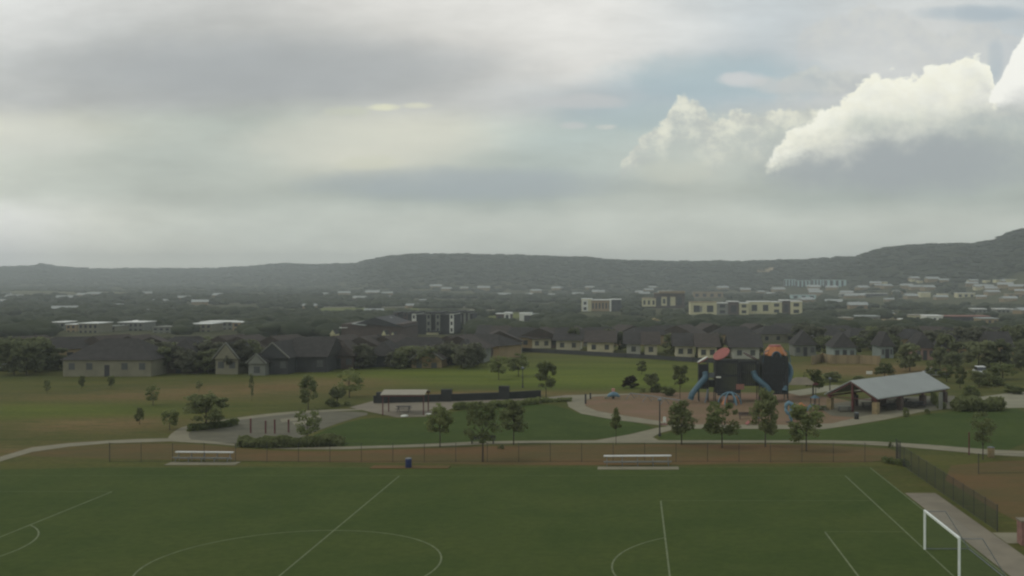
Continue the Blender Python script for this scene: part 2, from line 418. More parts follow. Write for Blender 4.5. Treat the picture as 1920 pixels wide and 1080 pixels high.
# vegetation cover (what grows where): r = dry straw, g = lush, b = woodland floor
PX = CX + F*XX/np.maximum(YY, 20); PY = CY + F*(HC-ZZ)/np.maximum(YY, 20)
dry = np.zeros_like(XX); lush = np.zeros_like(XX); wood = np.zeros_like(XX)
def blob(x, y, sx, sy): return np.exp(-(((XX-x)/sx)**2 + ((YY-y)/sy)**2))
def gblob(px, py, sx, sy):
    p = G(px, py); return blob(p.x, p.y, sx, sy)
for a in [(60,845,12,5),(180,800,14,6),(230,745,20,6),(500,725,16,8),(640,715,12,8),(380,735,14,6),(200,790,10,4)]: dry += gblob(*a)*0.7
for a in [(1590,690,14,12),(1700,693,10,10),(1640,700,10,6),(940,738,18,4)]: dry += gblob(*a)*1.0
for a in [(1150,690,26,30),(1050,710,20,14),(1200,720,16,8),(900,710,20,12),(100,770,20,10),(760,700,20,12),(1480,700,6,14)]: lush += gblob(*a)*0.8
hf = np.clip((YY/np.interp(PX, RID[:,0], RID[:,2]) - 0.60)/0.12, 0, 1)
wood = np.where(YY > 300, np.clip(0.72*(np.clip((YY-300)/80,0,1)) + 0*YY, 0, 1), 0)
fld = sn(XX/230+3, YY/120, 1.7)
wood = np.where((fld > 0.42) & (YY > 500), 0.15, wood)
wood = np.maximum(wood, hf*0.95)
slope = np.clip((PX-1540)/60,0,1)*np.clip((YY-930)/40,0,1)*np.clip((1440-YY)/60,0,1); wood = wood*(1-slope)+.55*slope
cov = np.stack([np.clip(dry,0,1), np.clip(lush,0,1), np.clip(wood,0,1), np.ones_like(dry)], -1).reshape(-1, 4)
ca = me.color_attributes.new('cover', 'FLOAT_COLOR', 'POINT'); ca.data.foreach_set('color', cov.ravel().astype(np.float32))
m, t, b = newmat('meadow')
g = t.n('ShaderNodeNewGeometry'); at = t.n('ShaderNodeVertexColor'); at.layer_name = 'cover'
sp = t.n('ShaderNodeSeparateColor'); m.node_tree.links.new(at.outputs[0], sp.inputs[0])
mp = t.n('ShaderNodeMapping'); mp.inputs['Scale'].default_value = (.45, 1.5, 1); m.node_tree.links.new(g.outputs['Position'], mp.inputs['Vector'])
fa = t.noise(mp.outputs[0], .075, 6, .6); fb = t.noise(mp.outputs[0], .5, 5, .65); fcn = t.noise(g.outputs['Position'], .02, 4, .6)
c = t.mix(t.mr(fa, .35, .65), A(58,66,31), A(74,76,36))
c = t.mix(t.m('MULTIPLY', t.mr(fb, .35, .7), .45), c, A(86,76,46))
c = t.mix(sp.outputs[1], c, t.mix(t.mr(fa, .35, .65), A(72,82,31), A(84,92,36)))
c = t.mix(t.m('MULTIPLY', sp.outputs[0], t.mr(fb, .2, .6)), c, t.mix(t.mr(fa, .3, .7), A(104,90,58), A(96,76,52)))
far = t.mix(t.mr(fcn, .35, .65), (.026,.032,.018,1), (.075,.072,.042,1))
c = t.mix(sp.outputs[2], c, far)
c = t.mix(t.mr(sp.outputs[2], .85, .95), c, t.mix(t.mr(fcn, .4, .65), (.018,.025,.013,1), (.038,.045,.022,1)))
c = t.mix(t.mr(t.noise(g.outputs['Position'], 1.6, 4, .7), .3, .7, 0, .3), c, (.02,.024,.012,1))
m.node_tree.links.new(c, b.inputs['Base Color']); b.inputs['Roughness'].default_value = 1; b.inputs['Specular IOR Level'].default_value = .05
me.materials.append(m)
for p in me.polygons: p.use_smooth = True
go = bpy.data.objects.new('ground', me); COL.objects.link(go); tag(go, 'rolling olive meadow and valley floor rising to wooded hills', kind='structure')

# ------------------------------------------------------------------ flat sheets (turf, paths, lawns)
def tri_poly(pts, z):
    from mathutils.geometry import tessellate_polygon
    v = [Vector((p[0], p[1], z)) for p in pts]
    return v, [tuple(f) for f in tessellate_polygon([v])]
def smooth_pts(pts, it=2):
    for _ in range(it):
        o = []
        for i in range(len(pts)):
            a = pts[i]; c_ = pts[(i+1) % len(pts)]
            o.append((a[0]*.75+c_[0]*.25, a[1]*.75+c_[1]*.25)); o.append((a[0]*.25+c_[0]*.75, a[1]*.25+c_[1]*.75))
        pts = o
    return pts
def sheet(name, pix, z, m, label, it=1, world_pts=None):
    w = world_pts if world_pts else [(G(*p).x, G(*p).y) for p in pix]
    if it: w = smooth_pts(w, it)
    v, f = tri_poly(w, z)
    mb = MB(); mb.add(v, f)
    # make faces point up
    o = mb.build(name, m)
    tag(o, label, kind='structure'); return o
sheet('football_pitch', None, .012, M_TURF, 'dark green artificial football pitch', 0, [(-95,30),(22.0,30),(22.0,99.3),(-48,99.3),(-95,94)])
dry_hi = [(60,847),(200,834),(320,831),(400,835),(460,842),(540,846),(640,846),(700,844),(840,839),(1000,834),(1240,833),(1500,833),(1600,837),(1686,842)]
dry_lo = [(1688,866),(1440,870),(1240,872),(960,872),(700,868),(480,864),(300,862),(150,858),(50,856)]
sheet('dry_verge', dry_hi+dry_lo, .008, M_DRY, 'strip of dry brown grass between the pitch and the path', 1)
sheet('dry_paddock', None, .008, M_DRY, 'dry orange-brown ground right of the diagonal fence', 1, [(27,99),(38,104),(60,104),(60,60),(30,60),(27.5,75)])
up = [(-60,876),(0,857),(60,839),(130,831),(200,826.5),(260,823.5),(320,822),(400,828),(430,832),(540,838),(640,838),(760,834.5),(880,829),(960,827),(1100,826),(1240,826),(1400,826),(1560,826),(1640,828),(1740,834),(1850,843),(1940,847)]
lo = [(1940,858),(1850,853),(1800,848),(1700,839),(1600,833),(1500,830.5),(1240,831),(1000,831),(900,834),(840,837),(700,841),(640,843),(540,843),(460,838),(400,833),(320,828),(200,832),(130,838),(60,848),(0,866),(-60,886)]
sheet('footpath', up+lo, .032, M_CONC, 'long pale concrete footpath behind the pitch', 0)
sheet('lawn', [(548,837),(590,815),(640,795),(690,783),(745,785),(800,783),(860,770),(930,764),(1010,757),(1055,763),(1095,779),(1240,799),(1190,812),(1130,824),(1000,828),(760,836)], .012, M_LAWN, 'mown dark green lawn in front of the playground', 1)
sheet('lawn', [(1228,821),(1262,808),(1300,804),(1545,806),(1660,789),(1740,776),(1800,770),(1940,764),(1940,848),(1740,836),(1600,828),(1260,827)], .012, M_LAWN, 'mown green lawn in front of the big pavilion', 1)
sheet('plaza', [(345,826),(345,806),(400,794),(480,782),(560,774),(660,771),(700,775),(650,788),(600,806),(560,822),(540,834),(440,832)], .016, M_PLAZA, 'grey-brown paved plaza inside the looping path', 1)
sheet('loop_path', [(312,824),(324,810),(345,799),(400,790),(440,784),(500,776),(560,771),(640,767),(700,768),(640,771),(560,775),(500,781),(440,789),(385,797),(358,806),(352,818),(362,828),(340,829)], .024, M_CONC, 'pale concrete path looping round the paved plaza', 1)
sheet('paving_slab', [(525,786),(600,779),(602,784),(528,792)], .028, M_CONC, 'pale slab in the paved plaza', 0)
sheet('paving_slab', [(548,792),(580,789),(582,795),(552,798)], .028, M_CONC, 'short pale slab in the paved plaza', 0)
sheet('pavilion_plaza', [(655,764),(700,752),(760,750),(840,750),(1010,747),(1062,741),(1110,741),(1062,752),(1010,755),(860,760),(835,772),(800,781),(745,783),(700,774)], .022, M_CONC_PINK, 'pinkish concrete terrace round the small pavilion', 0)
sheet('playground_floor', [(1090,745),(1140,739),(1300,735),(1480,737),(1560,745),(1640,762),(1600,790),(1545,799),(1400,800),(1300,800),(1240,794),(1150,784),(1095,770),(1085,755)], .014, M_MULCH, 'brown wood-chip playground floor', 1)
sheet('playground_path', [(1066,741),(1180,738),(1180,740),(1112,744),(1096,752),(1098,762),(1120,771),(1160,778),(1240,790),(1300,796),(1500,797),(1560,794),(1620,780),(1700,765),(1740,770),(1660,787),(1600,797),(1545,805),(1300,804),(1240,798),(1150,787),(1090,776),(1066,763),(1062,750)], .026, M_CONC, 'pale concrete path curving round the playground', 0)
sheet('branch_path', [(1100,829),(1130,823.5),(1180,815),(1230,803),(1262,798),(1278,802),(1262,806),(1236,813),(1224,820),(1235,826),(1260,829)], .030, M_CONC, 'concrete path branch joining playground and footpath', 0)
sheet('pavilion_floor', [(1530,762),(1640,745),(1790,742),(1800,764),(1700,776),(1650,785),(1560,780)], .020, M_PLAZA, 'paved floor under the big pavilion', 0)
sheet('car_park', [(1775,760),(1830,745),(1940,731),(1940,764),(1860,766),(1790,768)], .018, M_LOT, 'pale car park at the right edge', 0)
sheet('back_path', [(1470,735),(1560,722),(1650,724),(1650,733),(1560,733),(1500,742)], .018, M_LOT, 'pale path behind the pavilion', 0)
sheet('side_walkway', None, .020, M_CONC_PINK, 'wide pinkish concrete walkway behind the goal', 0, [(22.15,30),(24.65,30),(24.65,87.3),(22.15,87.3)])
sheet('concrete_pad', None, .024, M_CONC, 'pale concrete pad beside the walkway', 0, [(24.7,70.6),(26.9,70.6),(26.9,73.6),(24.7,73.6)])

# pitch markings: thin painted sheets
mk = MB()
def seg(x0, y0, x1, y1, w=.11, z=.020):
    w *= .8
    d = Vector((x1-x0, y1-y0, 0)).normalized(); n = Vector((-d.y, d.x, 0))*w/2
    a = Vector((x0,y0,z)); c_ = Vector((x1,y1,z)); mk.quad(a-n, c_-n, c_+n, a+n)
def arc(cx, cy_, r, a0, a1, n=60, w=.11, z=.024):
    for i in range(n):
        t0 = a0+(a1-a0)*i/n; t1 = a0+(a1-a0)*(i+1)/n
        mk.quad(*[(cx+rr*math.cos(tt), cy_+rr*math.sin(tt), z) for rr, tt in ((r-w/2,t0),(r+w/2,t0),(r+w/2,t1),(r-w/2,t1))])
seg(-20.9, 34, -20.9, 94.9, .13); seg(18.8, 34, 18.8, 95.0, .13); seg(-60.6, 95.1, 18.8, 95.1, .05); seg(-60.6, 34, -60.6, 95)
seg(2.1, 45, 2.1, 84.2, .14); seg(2.1, 84.3, 18.7, 84.3, .06)
seg(13.2, 56, 13.2, 73.8, .14); seg(13.2, 73.9, 18.7, 73.9, .06)
seg(-43.0, 45, -43.0, 87.8, .14); seg(-60.5, 87.9, -43.0, 87.9, .06)
seg(-55.1, 56, -55.1, 78)
arc(-20.9, 65.3, 8.95, 0, 2*math.pi, 90)
arc(7.8, 65.0, 9.15, math.pi-.90, math.pi+.90, 40)
arc(-49.0, 69.0, 9.15, -.84, .84, 40)
seg(21.92, 40, 21.92, 99.2, .12); seg(-48, 99.2, 21.8, 99.2, .05)
o = mk.build('pitch_markings', M_LINE); tag(o, 'faded white painted lines of the football pitch', kind='structure')
for px0, px1, py in ((308,440,870.5),(1120,1273,879),(693,840,877)):
    a = G(px0, py+2); b_ = G(px1, py+2); c_ = G(px1, py-3.2); d_ = G(px0, py-3.2)
    sl = MB(); sl.box(a.x, b_.x, a.y, d_.y, .0, .06)
    tag(sl.build('concrete_slab', M_DRY if px0 == 693 else M_CONC), 'narrow concrete slab at the far edge of the pitch', kind='structure')

# ------------------------------------------------------------------ trees
def crown_mesh(name, kind, n_leaf, leaf, fm, seed):
    """unit crown: width 1 (x,y), height 1 (z from 0 to 1), made of leaf-sized faces in clumps"""
    r = np.random.default_rng(seed)
    nb = {'round':34, 'tall':38, 'cone':36, 'spread':38, 'bush':30, 'loose':30}[kind]
    cs = []
    for i in range(nb*4):
        z = r.uniform(.08, .92)
        if kind == 'round': w = math.sqrt(max(0, 1-(2*z-1)**2))*.36
        elif kind == 'tall': w = (math.sin(math.pi*min(z**.75,1)))*.30+.04
        elif kind == 'cone': w = (1-z)*.36+.04
        elif kind == 'spread': w = math.sqrt(max(0, 1-(1.6*(z-.5))**2))*.40
        elif kind == 'bush': w = math.sqrt(max(0, 1-z*z))*.40
        else: w = math.sqrt(max(0, 1-(2*z-1)**2))*.38
        a = r.uniform(0, 2*math.pi); q = math.sqrt(r.uniform(.15, 1))*w
        cs.append((q*math.cos(a), q*math.sin(a), z, r.uniform(.09, .17)))
        if len(cs) >= nb: break
    cs = np.array(cs)
    k = r.integers(0, len(cs), n_leaf)
    d = r.normal(size=(n_leaf,3)); d /= np.linalg.norm(d, axis=1)[:,None]
    rad = cs[k,3]*(r.uniform(.25, 1.12, n_leaf)**.6)
    c = cs[k,:3] + d*rad[:,None]*np.array([1,1,.8])
    c[:,2] = np.clip(c[:,2], .0, 1.03)
    n = d + r.normal(size=(n_leaf,3))*.6; n /= np.linalg.norm(n, axis=1)[:,None]
    a = np.cross(n, r.normal(size=(n_leaf,3))); a /= np.linalg.norm(a, axis=1)[:,None]; b = np.cross(n, a)
    s = (leaf*r.uniform(.6, 1.5, n_leaf))[:,None]
    v = np.stack([c-a*s-b*s*.7, c+a*s-b*s*.6, c+a*s*.9+b*s*.7, c-a*s*.8+b*s*.8], 1).reshape(-1,3)
    me = bpy.data.meshes.new(name)
    f = np.arange(n_leaf*4)
    me.vertices.add(len(v)); me.vertices.foreach_set('co', v.ravel())
    me.loops.add(len(f)); me.loops.foreach_set('vertex_index', f)
    me.polygons.add(n_leaf); me.polygons.foreach_set('loop_start', np.arange(0, len(f), 4))
    me.update(); me.materials.append(fm)
    return me
def trunk_mesh(name, seed):
    """unit trunk: z 0..1, branches fanning out above .45; width unit = crown width"""
    r = random.Random(seed); mb = MB()
    mb.bar((0,0,-.02), (.01,0,.45), .028, 7, .02); mb.bar((.01,0,.44), (.0,.01,.85), .02, 6, .006)
    for i in range(7):
        a = r.uniform(0, 6.28); z = r.uniform(.34, .62); L = r.uniform(.15, .30)
        mb.bar((.008,0,z), (math.cos(a)*L, math.sin(a)*L, z+r.uniform(.12,.25)), .010, 5, .004)
    me = bpy.data.meshes.new(name); me.from_pydata(mb.v, [], mb.f); me.materials.append(BARK); return me
TRUNKS = [trunk_mesh('trunk', i) for i in range(4)]
CROWNS = {}
for kind in ('round','tall','cone','spread','bush','loose'):
    for tone in ('dark','mid','light','wine'):
        if tone == 'wine' and kind != 'bush': continue
        CROWNS[kind, tone] = [crown_mesh('crown', kind, {'loose':1000}.get(kind,2100), .026, FOL[tone], 11+i*7+len(CROWNS)) for i in range(2)]
CROWN_LOW = {k: [crown_mesh('crown', kk, 800, .046, FOL['belt_'+k], 90+i) for i, kk in enumerate(('round','spread','tall','round'))] for k in ('dark','mid')}
tree_n = [0]
def tree(x, y, h, w, kind, tone, label, group=None, low=False, name='tree', cat='tree', stem=.28, z=None):
    z = tz(x, y) if z is None else z
    r = random.Random(tree_n[0]); tree_n[0] += 1
    root = thing(name, label, cat, (x, y, z), r.uniform(0, 6.28), group)
    cm = r.choice(CROWN_LOW[tone] if low else CROWNS[kind, tone])
    c = bpy.data.objects.new('crown' if kind != 'bush' else 'foliage', cm); COL.objects.link(c); c.parent = root
    if kind == 'bush': c.location = (0,0,-.02*h); c.scale = (w, w, h)
    else: c.location = (0,0,h*stem); c.scale = (w*1.1, w*1.1, h*(1-stem))
    tr = bpy.data.objects.new('trunk' if kind != 'bush' else 'stem', r.choice(TRUNKS)); COL.objects.link(tr); tr.parent = root
    tr.scale = (w*.75, w*.75, h*.86)
    return root
def ptree(px, pyb, pyt, wpx, kind, tone, label, group=None, **k):
    p = G(px, pyb); s = p.y/F
    return tree(p.x, p.y, (pyb-pyt)*s, wpx*s, kind, tone, label, group, z=p.z, **k)
L = [
 (825,838,756,58,'tall','mid','slim park tree behind the fence, nearest the small pavilion',.30),
 (905,866,754,84,'loose','dark','broad see-through tree rooted just behind the fence, right of the blue barrel',.34),
 (963,834,750,60,'tall','dark','dark tree at the path edge, third of the row from the left',.28),
 (1155,834,764,26,'cone','mid','thin young tree with a bare stem in front of the playground curve',.40),
 (1278,834,750,64,'tall','dark','full dark tree right of the tall black lamp post',.22),
 (1354,840,755,66,'spread','mid','wide-crowned tree left of the tallest tree of the row',.26),
 (1435,838,728,64,'tall','dark','tallest tree of the row, in front of the play tower',.22),
 (1512,846,758,68,'spread','mid','bushy tree in front of the blue climbing sculpture',.22),
 (1843,862,772,54,'loose','dark','faint thin tree beside the footpath at the right edge',.36),
 (1024,752,678,42,'spread','dark','tree at the right end of the dark low wall',.34),
 (1275,748,684,34,'spread','dark','small tree on a bare trunk left of the play tower',.42),
 (387,805,738,82,'spread','dark','broad dark tree over the left end of the plaza',.22),
 (578,768,704,44,'tall','dark','upright tree left of the dark round shrub behind the plaza',.2),
 (655,745,692,56,'loose','mid','thin hazy tree on the meadow left of the small pavilion',.2),
 (576,832,766,54,'loose','mid','airy small tree in the shrub bed of the plaza',.25),
 (318,806,768,34,'spread','mid','small tree left of the looping path',.2),
 (262,796,764,22,'tall','dark','little tree alone on the left meadow',.2),
 (208,728,704,16,'round','dark','sapling on the meadow below the beige house',.2),
 (153,730,704,14,'round','dark','sapling on the meadow below the left end of the beige house',.2),
 (88,738,712,16,'loose','dark','faint sapling on the meadow at far left',.2),
 (287,760,722,30,'loose','mid','faint young tree on the middle of the left meadow',.2),
 (373,734,712,14,'loose','dark','thin young tree on the ridge of the meadow right of the beige house',.2),
 (1203,702,676,22,'round','dark','small round tree on the green meadow behind the wine-leaved bush',.2),
 (1525,742,690,48,'loose','light','yellow-green airy tree behind the shade canopy',.2),
 (1800,728,688,30,'round','dark','dark tree behind the right gable of the big pavilion',.2),
 (472,752,700,10,'loose','dark','spindly sapling left of the upright meadow trees',.2),
 (1745,708,676,30,'round','dark','dark round tree between pavilion roof ridge and the houses',.2),
 (1836,726,694,44,'spread','dark','dark tree by the parked white van',.2),
 (1880,712,682,60,'spread','mid','broad tree at the right edge behind the car park',.2),
 (1775,716,684,40,'round','mid','middle tree of the clump behind the pavilion roof',.2),
 (935,712,668,36,'spread','mid','left tree of the clump on the meadow behind the low wall',.24),
 (972,706,662,44,'spread','dark','right tree of the clump on the meadow behind the low wall',.24),
]
for px, b0, t0, w0, kd, tn, lb, st in L: ptree(px, b0, t0, w0, kd, tn, lb, stem=st)
SH = [
 (632,761,724,50,'dark','dark round shrub behind the looping path'),
 (1183,728,703,38,'wine','wine-leaved round bush beside the playground'),
 (1222,736,698,46,'dark','larger dark bush beside the wine-leaved bush'),
 (1252,742,724,36,'mid','low bush right of the two round bushes'),
 (1659,716,678,48,'dark','big round bush behind the pavilion roof'),
 (1560,716,696,46,'dark','spreading bush on the tan grass left of the big round bush'),
 (1610,714,704,30,'mid','low bush on the tan grass'),
 (1698,781,764,18,'mid','small clipped bush in front of the big pavilion'),
 (1751,760,732,22,'mid','upright bush under the right end of the pavilion roof'),
 (1738,776,766,14,'dark','low bush near the right pavilion posts'),
 (1765,766,752,24,'mid','ragged bush at the right corner of the pavilion'),
 (1543,768,760,22,'dark','low bush beside the left stone pillar'),
 (1440,720,704,18,'mid','bush glimpsed under the play tower'),
 (1655,700,688,20,'mid','small bush on the tan slope'),
 (1670,840,827,12,'dark','small shrub at the fence corner'),
 (940,842,832,14,'dark','low shrub under the see-through tree'),
 (1900,738,722,50,'mid','bush row beyond the car park'),
 (1862,722,704,60,'mid','grey-green bush below the parked white van'),
 (1820,742,722,40,'mid','bush left of the car park'),
]
for px, b0, t0, w0, tn, lb in SH: ptree(px, b0, t0, w0, 'bush', tn, lb, name='shrub', cat='shrub')
def hedge(pts, h, dep, tone, label, n):
    """long hedge: one thing, leafy faces along a line"""
    ws = [G(*p) for p in pts]; r = np.random.default_rng(len(pts)+n)
    k = r.integers(0, len(ws)-1, n); tt = r.uniform(0,1,n)
    P = np.array([[w.x,w.y] for w in ws]); c2 = P[k]*(1-tt)[:,None]+P[k+1]*tt[:,None]
    prof = h*(.8+.28*np.array([math.sin(q*1.3)+.6*math.sin(q*2.9+1) for q in c2[:,0]])*.5)
    u = r.uniform(-1,1,n); z = prof*np.sqrt(r.uniform(0,1,n))*(1-.3*u*u)
    c = np.stack([c2[:,0]+r.normal(0,.1,n), c2[:,1]+u*dep/2, z], 1)
    d = r.normal(size=(n,3)); d /= np.linalg.norm(d,axis=1)[:,None]; a = np.cross(d, r.normal(size=(n,3))); a /= np.linalg.norm(a,axis=1)[:,None]; b = np.cross(d,a)
    s = r.uniform(.08,.2,n)[:,None]
    v = np.stack([c-a*s-b*s, c+a*s-b*s, c+a*s+b*s, c-a*s+b*s],1).reshape(-1,3)
    me = bpy.data.meshes.new('hedge'); me.from_pydata(v.tolist(), [], np.arange(n*4).reshape(-1,4).tolist()); me.materials.append(FOL[tone])
    o = bpy.data.objects.new('hedge', me); COL.objects.link(o); tag(o, label, 'hedge')
hedge([(452,836),(520,838),(600,836),(640,834)], 1.15, 2.2, 'dark', 'long dark hedge in front of the paved plaza', 6500)
hedge([(358,808),(400,803),(440,798)], .9, 1.6, 'mid', 'short hedge under the broad dark tree', 2600)
hedge([(852,768),(900,765),(960,762),(1010,756)], .9, 1.6, 'mid', 'hedge between the low dark wall and the lawn', 4200)
hedge([(1015,754),(1070,752)], .5, 1.4, 'mid', 'low hedge where the path bends at the playground', 1200)
hedge([(1790,770),(1830,770),(1878,769)], 2.1, 3.0, 'dark', 'tall dark hedge right of the big pavilion', 6000)
hedge([(1660,866),(1700,872)], .35, 2.0, 'mid', 'weedy growth at the fence corner', 500)

# ------------------------------------------------------------------ goal
gl = thing('football_goal', 'white football goal at the right end of the pitch', 'goal', (18.8, 65.35, .02))
MB().box(-.06,.06,3.60,3.72,0,2.44).build('post', M_WHITE, gl)
MB().box(-.06,.06,-3.72,-3.60,0,2.44).build('post', M_WHITE, gl)
MB().box(-.062,.062,-3.722,3.722,2.442,2.56).build('crossbar', M_WHITE, gl)
for s in (3.66, -3.66):
    MB().path([(.06,s,2.46),(1.35,s,2.46),(2.85,s,.04),(.08,s,.04)], .026, 6).build('side_frame', M_GREYMETAL, gl)
MB().bar((2.85,3.66,.04),(2.85,-3.66,.04), .026, 6).build('ground_bar', M_GREYMETAL, gl)
nb = MB()
for a in ((3.64),(-3.64)):
    nb.add([(.03,a,2.44),(1.35,a,2.44),(2.83,a,.06),(.03,a,.06)], [(0,1,2,3)])
nb.quad((.03,-3.64,2.44),(1.35,-3.64,2.44),(1.35,3.64,2.44),(.03,3.64,2.44)); nb.quad((1.35,-3.64,2.44),(2.83,-3.64,.06),(2.83,3.64,.06),(1.35,3.64,2.44))
nb.build('net', M_NET, gl)

# ------------------------------------------------------------------ bleachers
def bleacher(px0, px1, py, label, rz):
    a = G(px0, py); b_ = G(px1, py); w = b_.x-a.x
    t_ = thing('bleacher', label, 'bleacher', ((a.x+b_.x)/2, a.y, .06), rz, 'aluminium bleachers on the far touchline')
    MB().box(-w/2, w/2, .1, .36, .42, .47).build('seat_plank', M_WGREY, t_)
    MB().box(-w/2, w/2, .78, 1.10, .80, .90).build('seat_plank', M_ALU, t_)
    MB().box(-w/2, w/2, .45, .72, .30, .34).build('foot_plank', M_GREYMETAL, t_)
    for i in range(5):
        x = -w/2+.3+(w-.6)*i/4
        MB().path([(x,.2,0),(x,.2,.42)], .03, 6).bar((x,.95,0),(x,.95,.8),.03,6).bar((x,.2,.28),(x,.95,.28),.025,6).bar((x,.2,.05),(x,.95,.7),.02,6).build('leg_frame', M_GREYMETAL, t_)
bleacher(320, 431, 868.5, 'bright aluminium bleacher at the left of the far touchline', R(-2.5))
bleacher(1132, 1260, 876, 'aluminium bleacher on the right, below the row of trees', R(2))

# ------------------------------------------------------------------ barrel
def lathe(prof, n=16):
    mb = MB(); vs = []; fs = []
    for r_, z in prof:
        for i in range(n): vs.append((r_*math.cos(2*math.pi*i/n), r_*math.sin(2*math.pi*i/n), z))
    for j in range(len(prof)-1):
        for i in range(n): fs.append((j*n+i, j*n+(i+1)%n, (j+1)*n+(i+1)%n, (j+1)*n+i))
    fs.append(tuple(range(n-1,-1,-1))); fs.append(tuple(range((len(prof)-1)*n, len(prof)*n)))
    return mb.add(vs, fs)
def barrel(px, py, r, h, m, label, name='trash_barrel', z=.0):
    p = G(px, py); t_ = thing(name, label, 'trash barrel', (p.x, p.y, z))
    lathe([(r*.92,0),(r,.06*h),(r*.96,.33*h),(r,.36*h),(r*.96,.4*h),(r*.96,.63*h),(r,.66*h),(r*.96,.7*h),(r,.9*h),(r*.94,.94*h)]).build('drum', m, t_, True)
    lathe([(r*1.02,.94*h),(r*1.02,.97*h),(r*.5,1.03*h)]).build('lid', M_GREYMETAL, t_, True)
barrel(766, 877.5, .30, .86, M_BIN, 'blue barrel bin on the concrete slab at the halfway line', z=.06)
barrel(1606, 786, .30, .85, M_DARKMETAL, 'black bin at the foot of the pavilion front post')
barrel(1858, 857, .35, 1.0, M_TIMBER, 'brown bin beside the footpath at right')

# ------------------------------------------------------------------ fences
def fence(x0, y0, x1, y1, h, n, label, m, cap=.035, skip_first=False):
    f = thing('chain_link_fence', label, 'fence', (x0, y0, 0)); d = Vector((x1-x0, y1-y0, 0))
    for i in range(n+1):
        p = d*i/n; end = i in (0, n)
        MB().bar((p.x,p.y,0),(p.x,p.y,h+.05), .036 if end else .022, 7).build('post', M_DARKMETAL, f)
    MB().bar((0,0,h),(d.x,d.y,h), .009, 6).build('top_rail', M_DARKMETAL, f)
    MB().bar((0,0,.06),(d.x,d.y,.06), .012, 5).build('bottom_wire', M_DARKMETAL, f)
    MB().quad((0,0,.05),(d.x,d.y,.05),(d.x,d.y,h-.02),(0,0,h-.02)).build('chain_link_mesh', m, f)
fence(-50.3, 102.3, 25.15, 102.3, 1.8, 25, 'long low dark chain-link fence behind the far touchline', M_CHAIN)
fence(25.2, 102.1, 25.2, 74.0, 1.83, 11, 'dark close-meshed fence running from the back corner toward the goal', M_SCREEN)
fence(31.0, 96.0, 58.0, 98.0, 1.8, 5, 'faint chain-link fence across the dry ground at far right', M_CHAIN)
fence(25.6, 104.2, 25.6, 102.6, 1.9, 1, 'short dark gate at the fence corner', M_SCREEN)
p = G(1914, 1020); pl = thing('brick_pillar', 'pinkish brick pillar cut by the right edge of the picture', 'pillar', (p.x+.35, p.y, 0))
MB().box(-.45,.45,-.45,.45,0,1.55).build('shaft', M_BRICK, pl); MB().box(-.52,.52,-.52,.52,1.55,1.65).build('cap_stone', M_CONC_PINK, pl)

# ------------------------------------------------------------------ lamp posts, poles, bench, small things
def lamp(px, py, pyt, label):
    p = G(px, py); h = (py-pyt)*p.y/F
    t_ = thing('lamp_post', label, 'lamp post', (p.x, p.y, p.z))
    MB().bar((0,0,0),(0,0,h), .09, 8, .06).build('pole', M_DARKMETAL, t_)
    lathe([(.16,0),(.16,.25),(.10,.35)], 10).build('base', M_DARKMETAL, t_)
    hd = lathe([(.08,h),(.22,h+.05),(.26,h+.2),(.10,h+.34)], 12).build('lamp_head', M_GREYMETAL, t_)
lamp(1237, 818, 752, 'tall black lamp post between the lawns')
lamp(980, 727, 692, 'slender lamp post on the meadow behind the low wall')
lamp(1556, 742, 712, 'thin lamp post left of the big pavilion')
def post(px, py, pyt, r, m, label, name='post'):
    p = G(px, py); h = (py-pyt)*p.y/F
    t_ = thing(name, label, 'post', (p.x, p.y, p.z)); MB().bar((0,0,0),(0,0,h), r, 8).build('pole', m, t_)
    lathe([(r*1.3,h),(r*1.3,h+.06),(r*.6,h+.1)], 8).build('cap', m, t_)
post(1098, 757, 740, .12, M_DARKMETAL, 'dark post on the inner side of the path bend')
post(1107, 748, 738, .12, M_DARKMETAL, 'dark post farther back at the path bend')
post(1817, 853, 812, .07, M_REDSTEEL, 'thin reddish post beside the footpath at right', 'sign_post')
for px, py, pyt in ((498,813,790),(515,813,788),(541,811,788),(470,812,786)):
    post(px, py, pyt, .10, M_REDSTEEL, {498:'short red post in the plaza, middle left',515:'short red post in the plaza, next to the slabs',541:'short red post in the plaza, rightmost of four',470:'tallest post in the plaza, leftmost of four'}[px])
def bench(px, py, w, m, label, rz=0.0, name='bench'):
    p = G(px, py); t_ = thing(name, label, 'bench', (p.x, p.y, p.z), rz)
    MB().box(-w/2,w/2,-.22,.22,.42,.47).build('seat', m, t_); MB().box(-w/2,w/2,.24,.29,.5,.86).build('backrest', m, t_)
    for s in (-1,1): MB().box(s*w*.42-.04,s*w*.42+.04,-.2,.28,0,.42).build('leg', m, t_)
bench(905, 832, 2.7, M_DARKMETAL, 'dark bench beside the footpath under the see-through tree')
bench(1400, 786, 2.0, M_WBROWN, 'brown bench on the playground edge')
def picnic(px, py, w, m, label, rz=0.0):
    p = G(px, py); t_ = thing('picnic_table', label, 'picnic table', (p.x, p.y, p.z), rz)
    MB().box(-w/2,w/2,-.38,.38,.70,.76).build('table_top', m, t_)
    for s in (-1,1):
        MB().box(-w/2,w/2,s*.75-.14,s*.75+.14,.42,.46).build('seat', m, t_)
        MB().bar((s*w*.38,-.75,.0),(s*w*.38,.2,.70),.04,6).bar((s*w*.38,.75,.0),(s*w*.38,-.2,.70),.04,6).bar((s*w*.38,-.75,.4),(s*w*.38,.75,.4),.03,6).build('leg_frame', M_DARKMETAL, t_)
picnic(757, 772, 1.9, M_WDARK, 'dark picnic table under the small pavilion')
picnic(1583, 772, 1.7, M_WGREY, 'pale picnic table left of the pavilion front post')
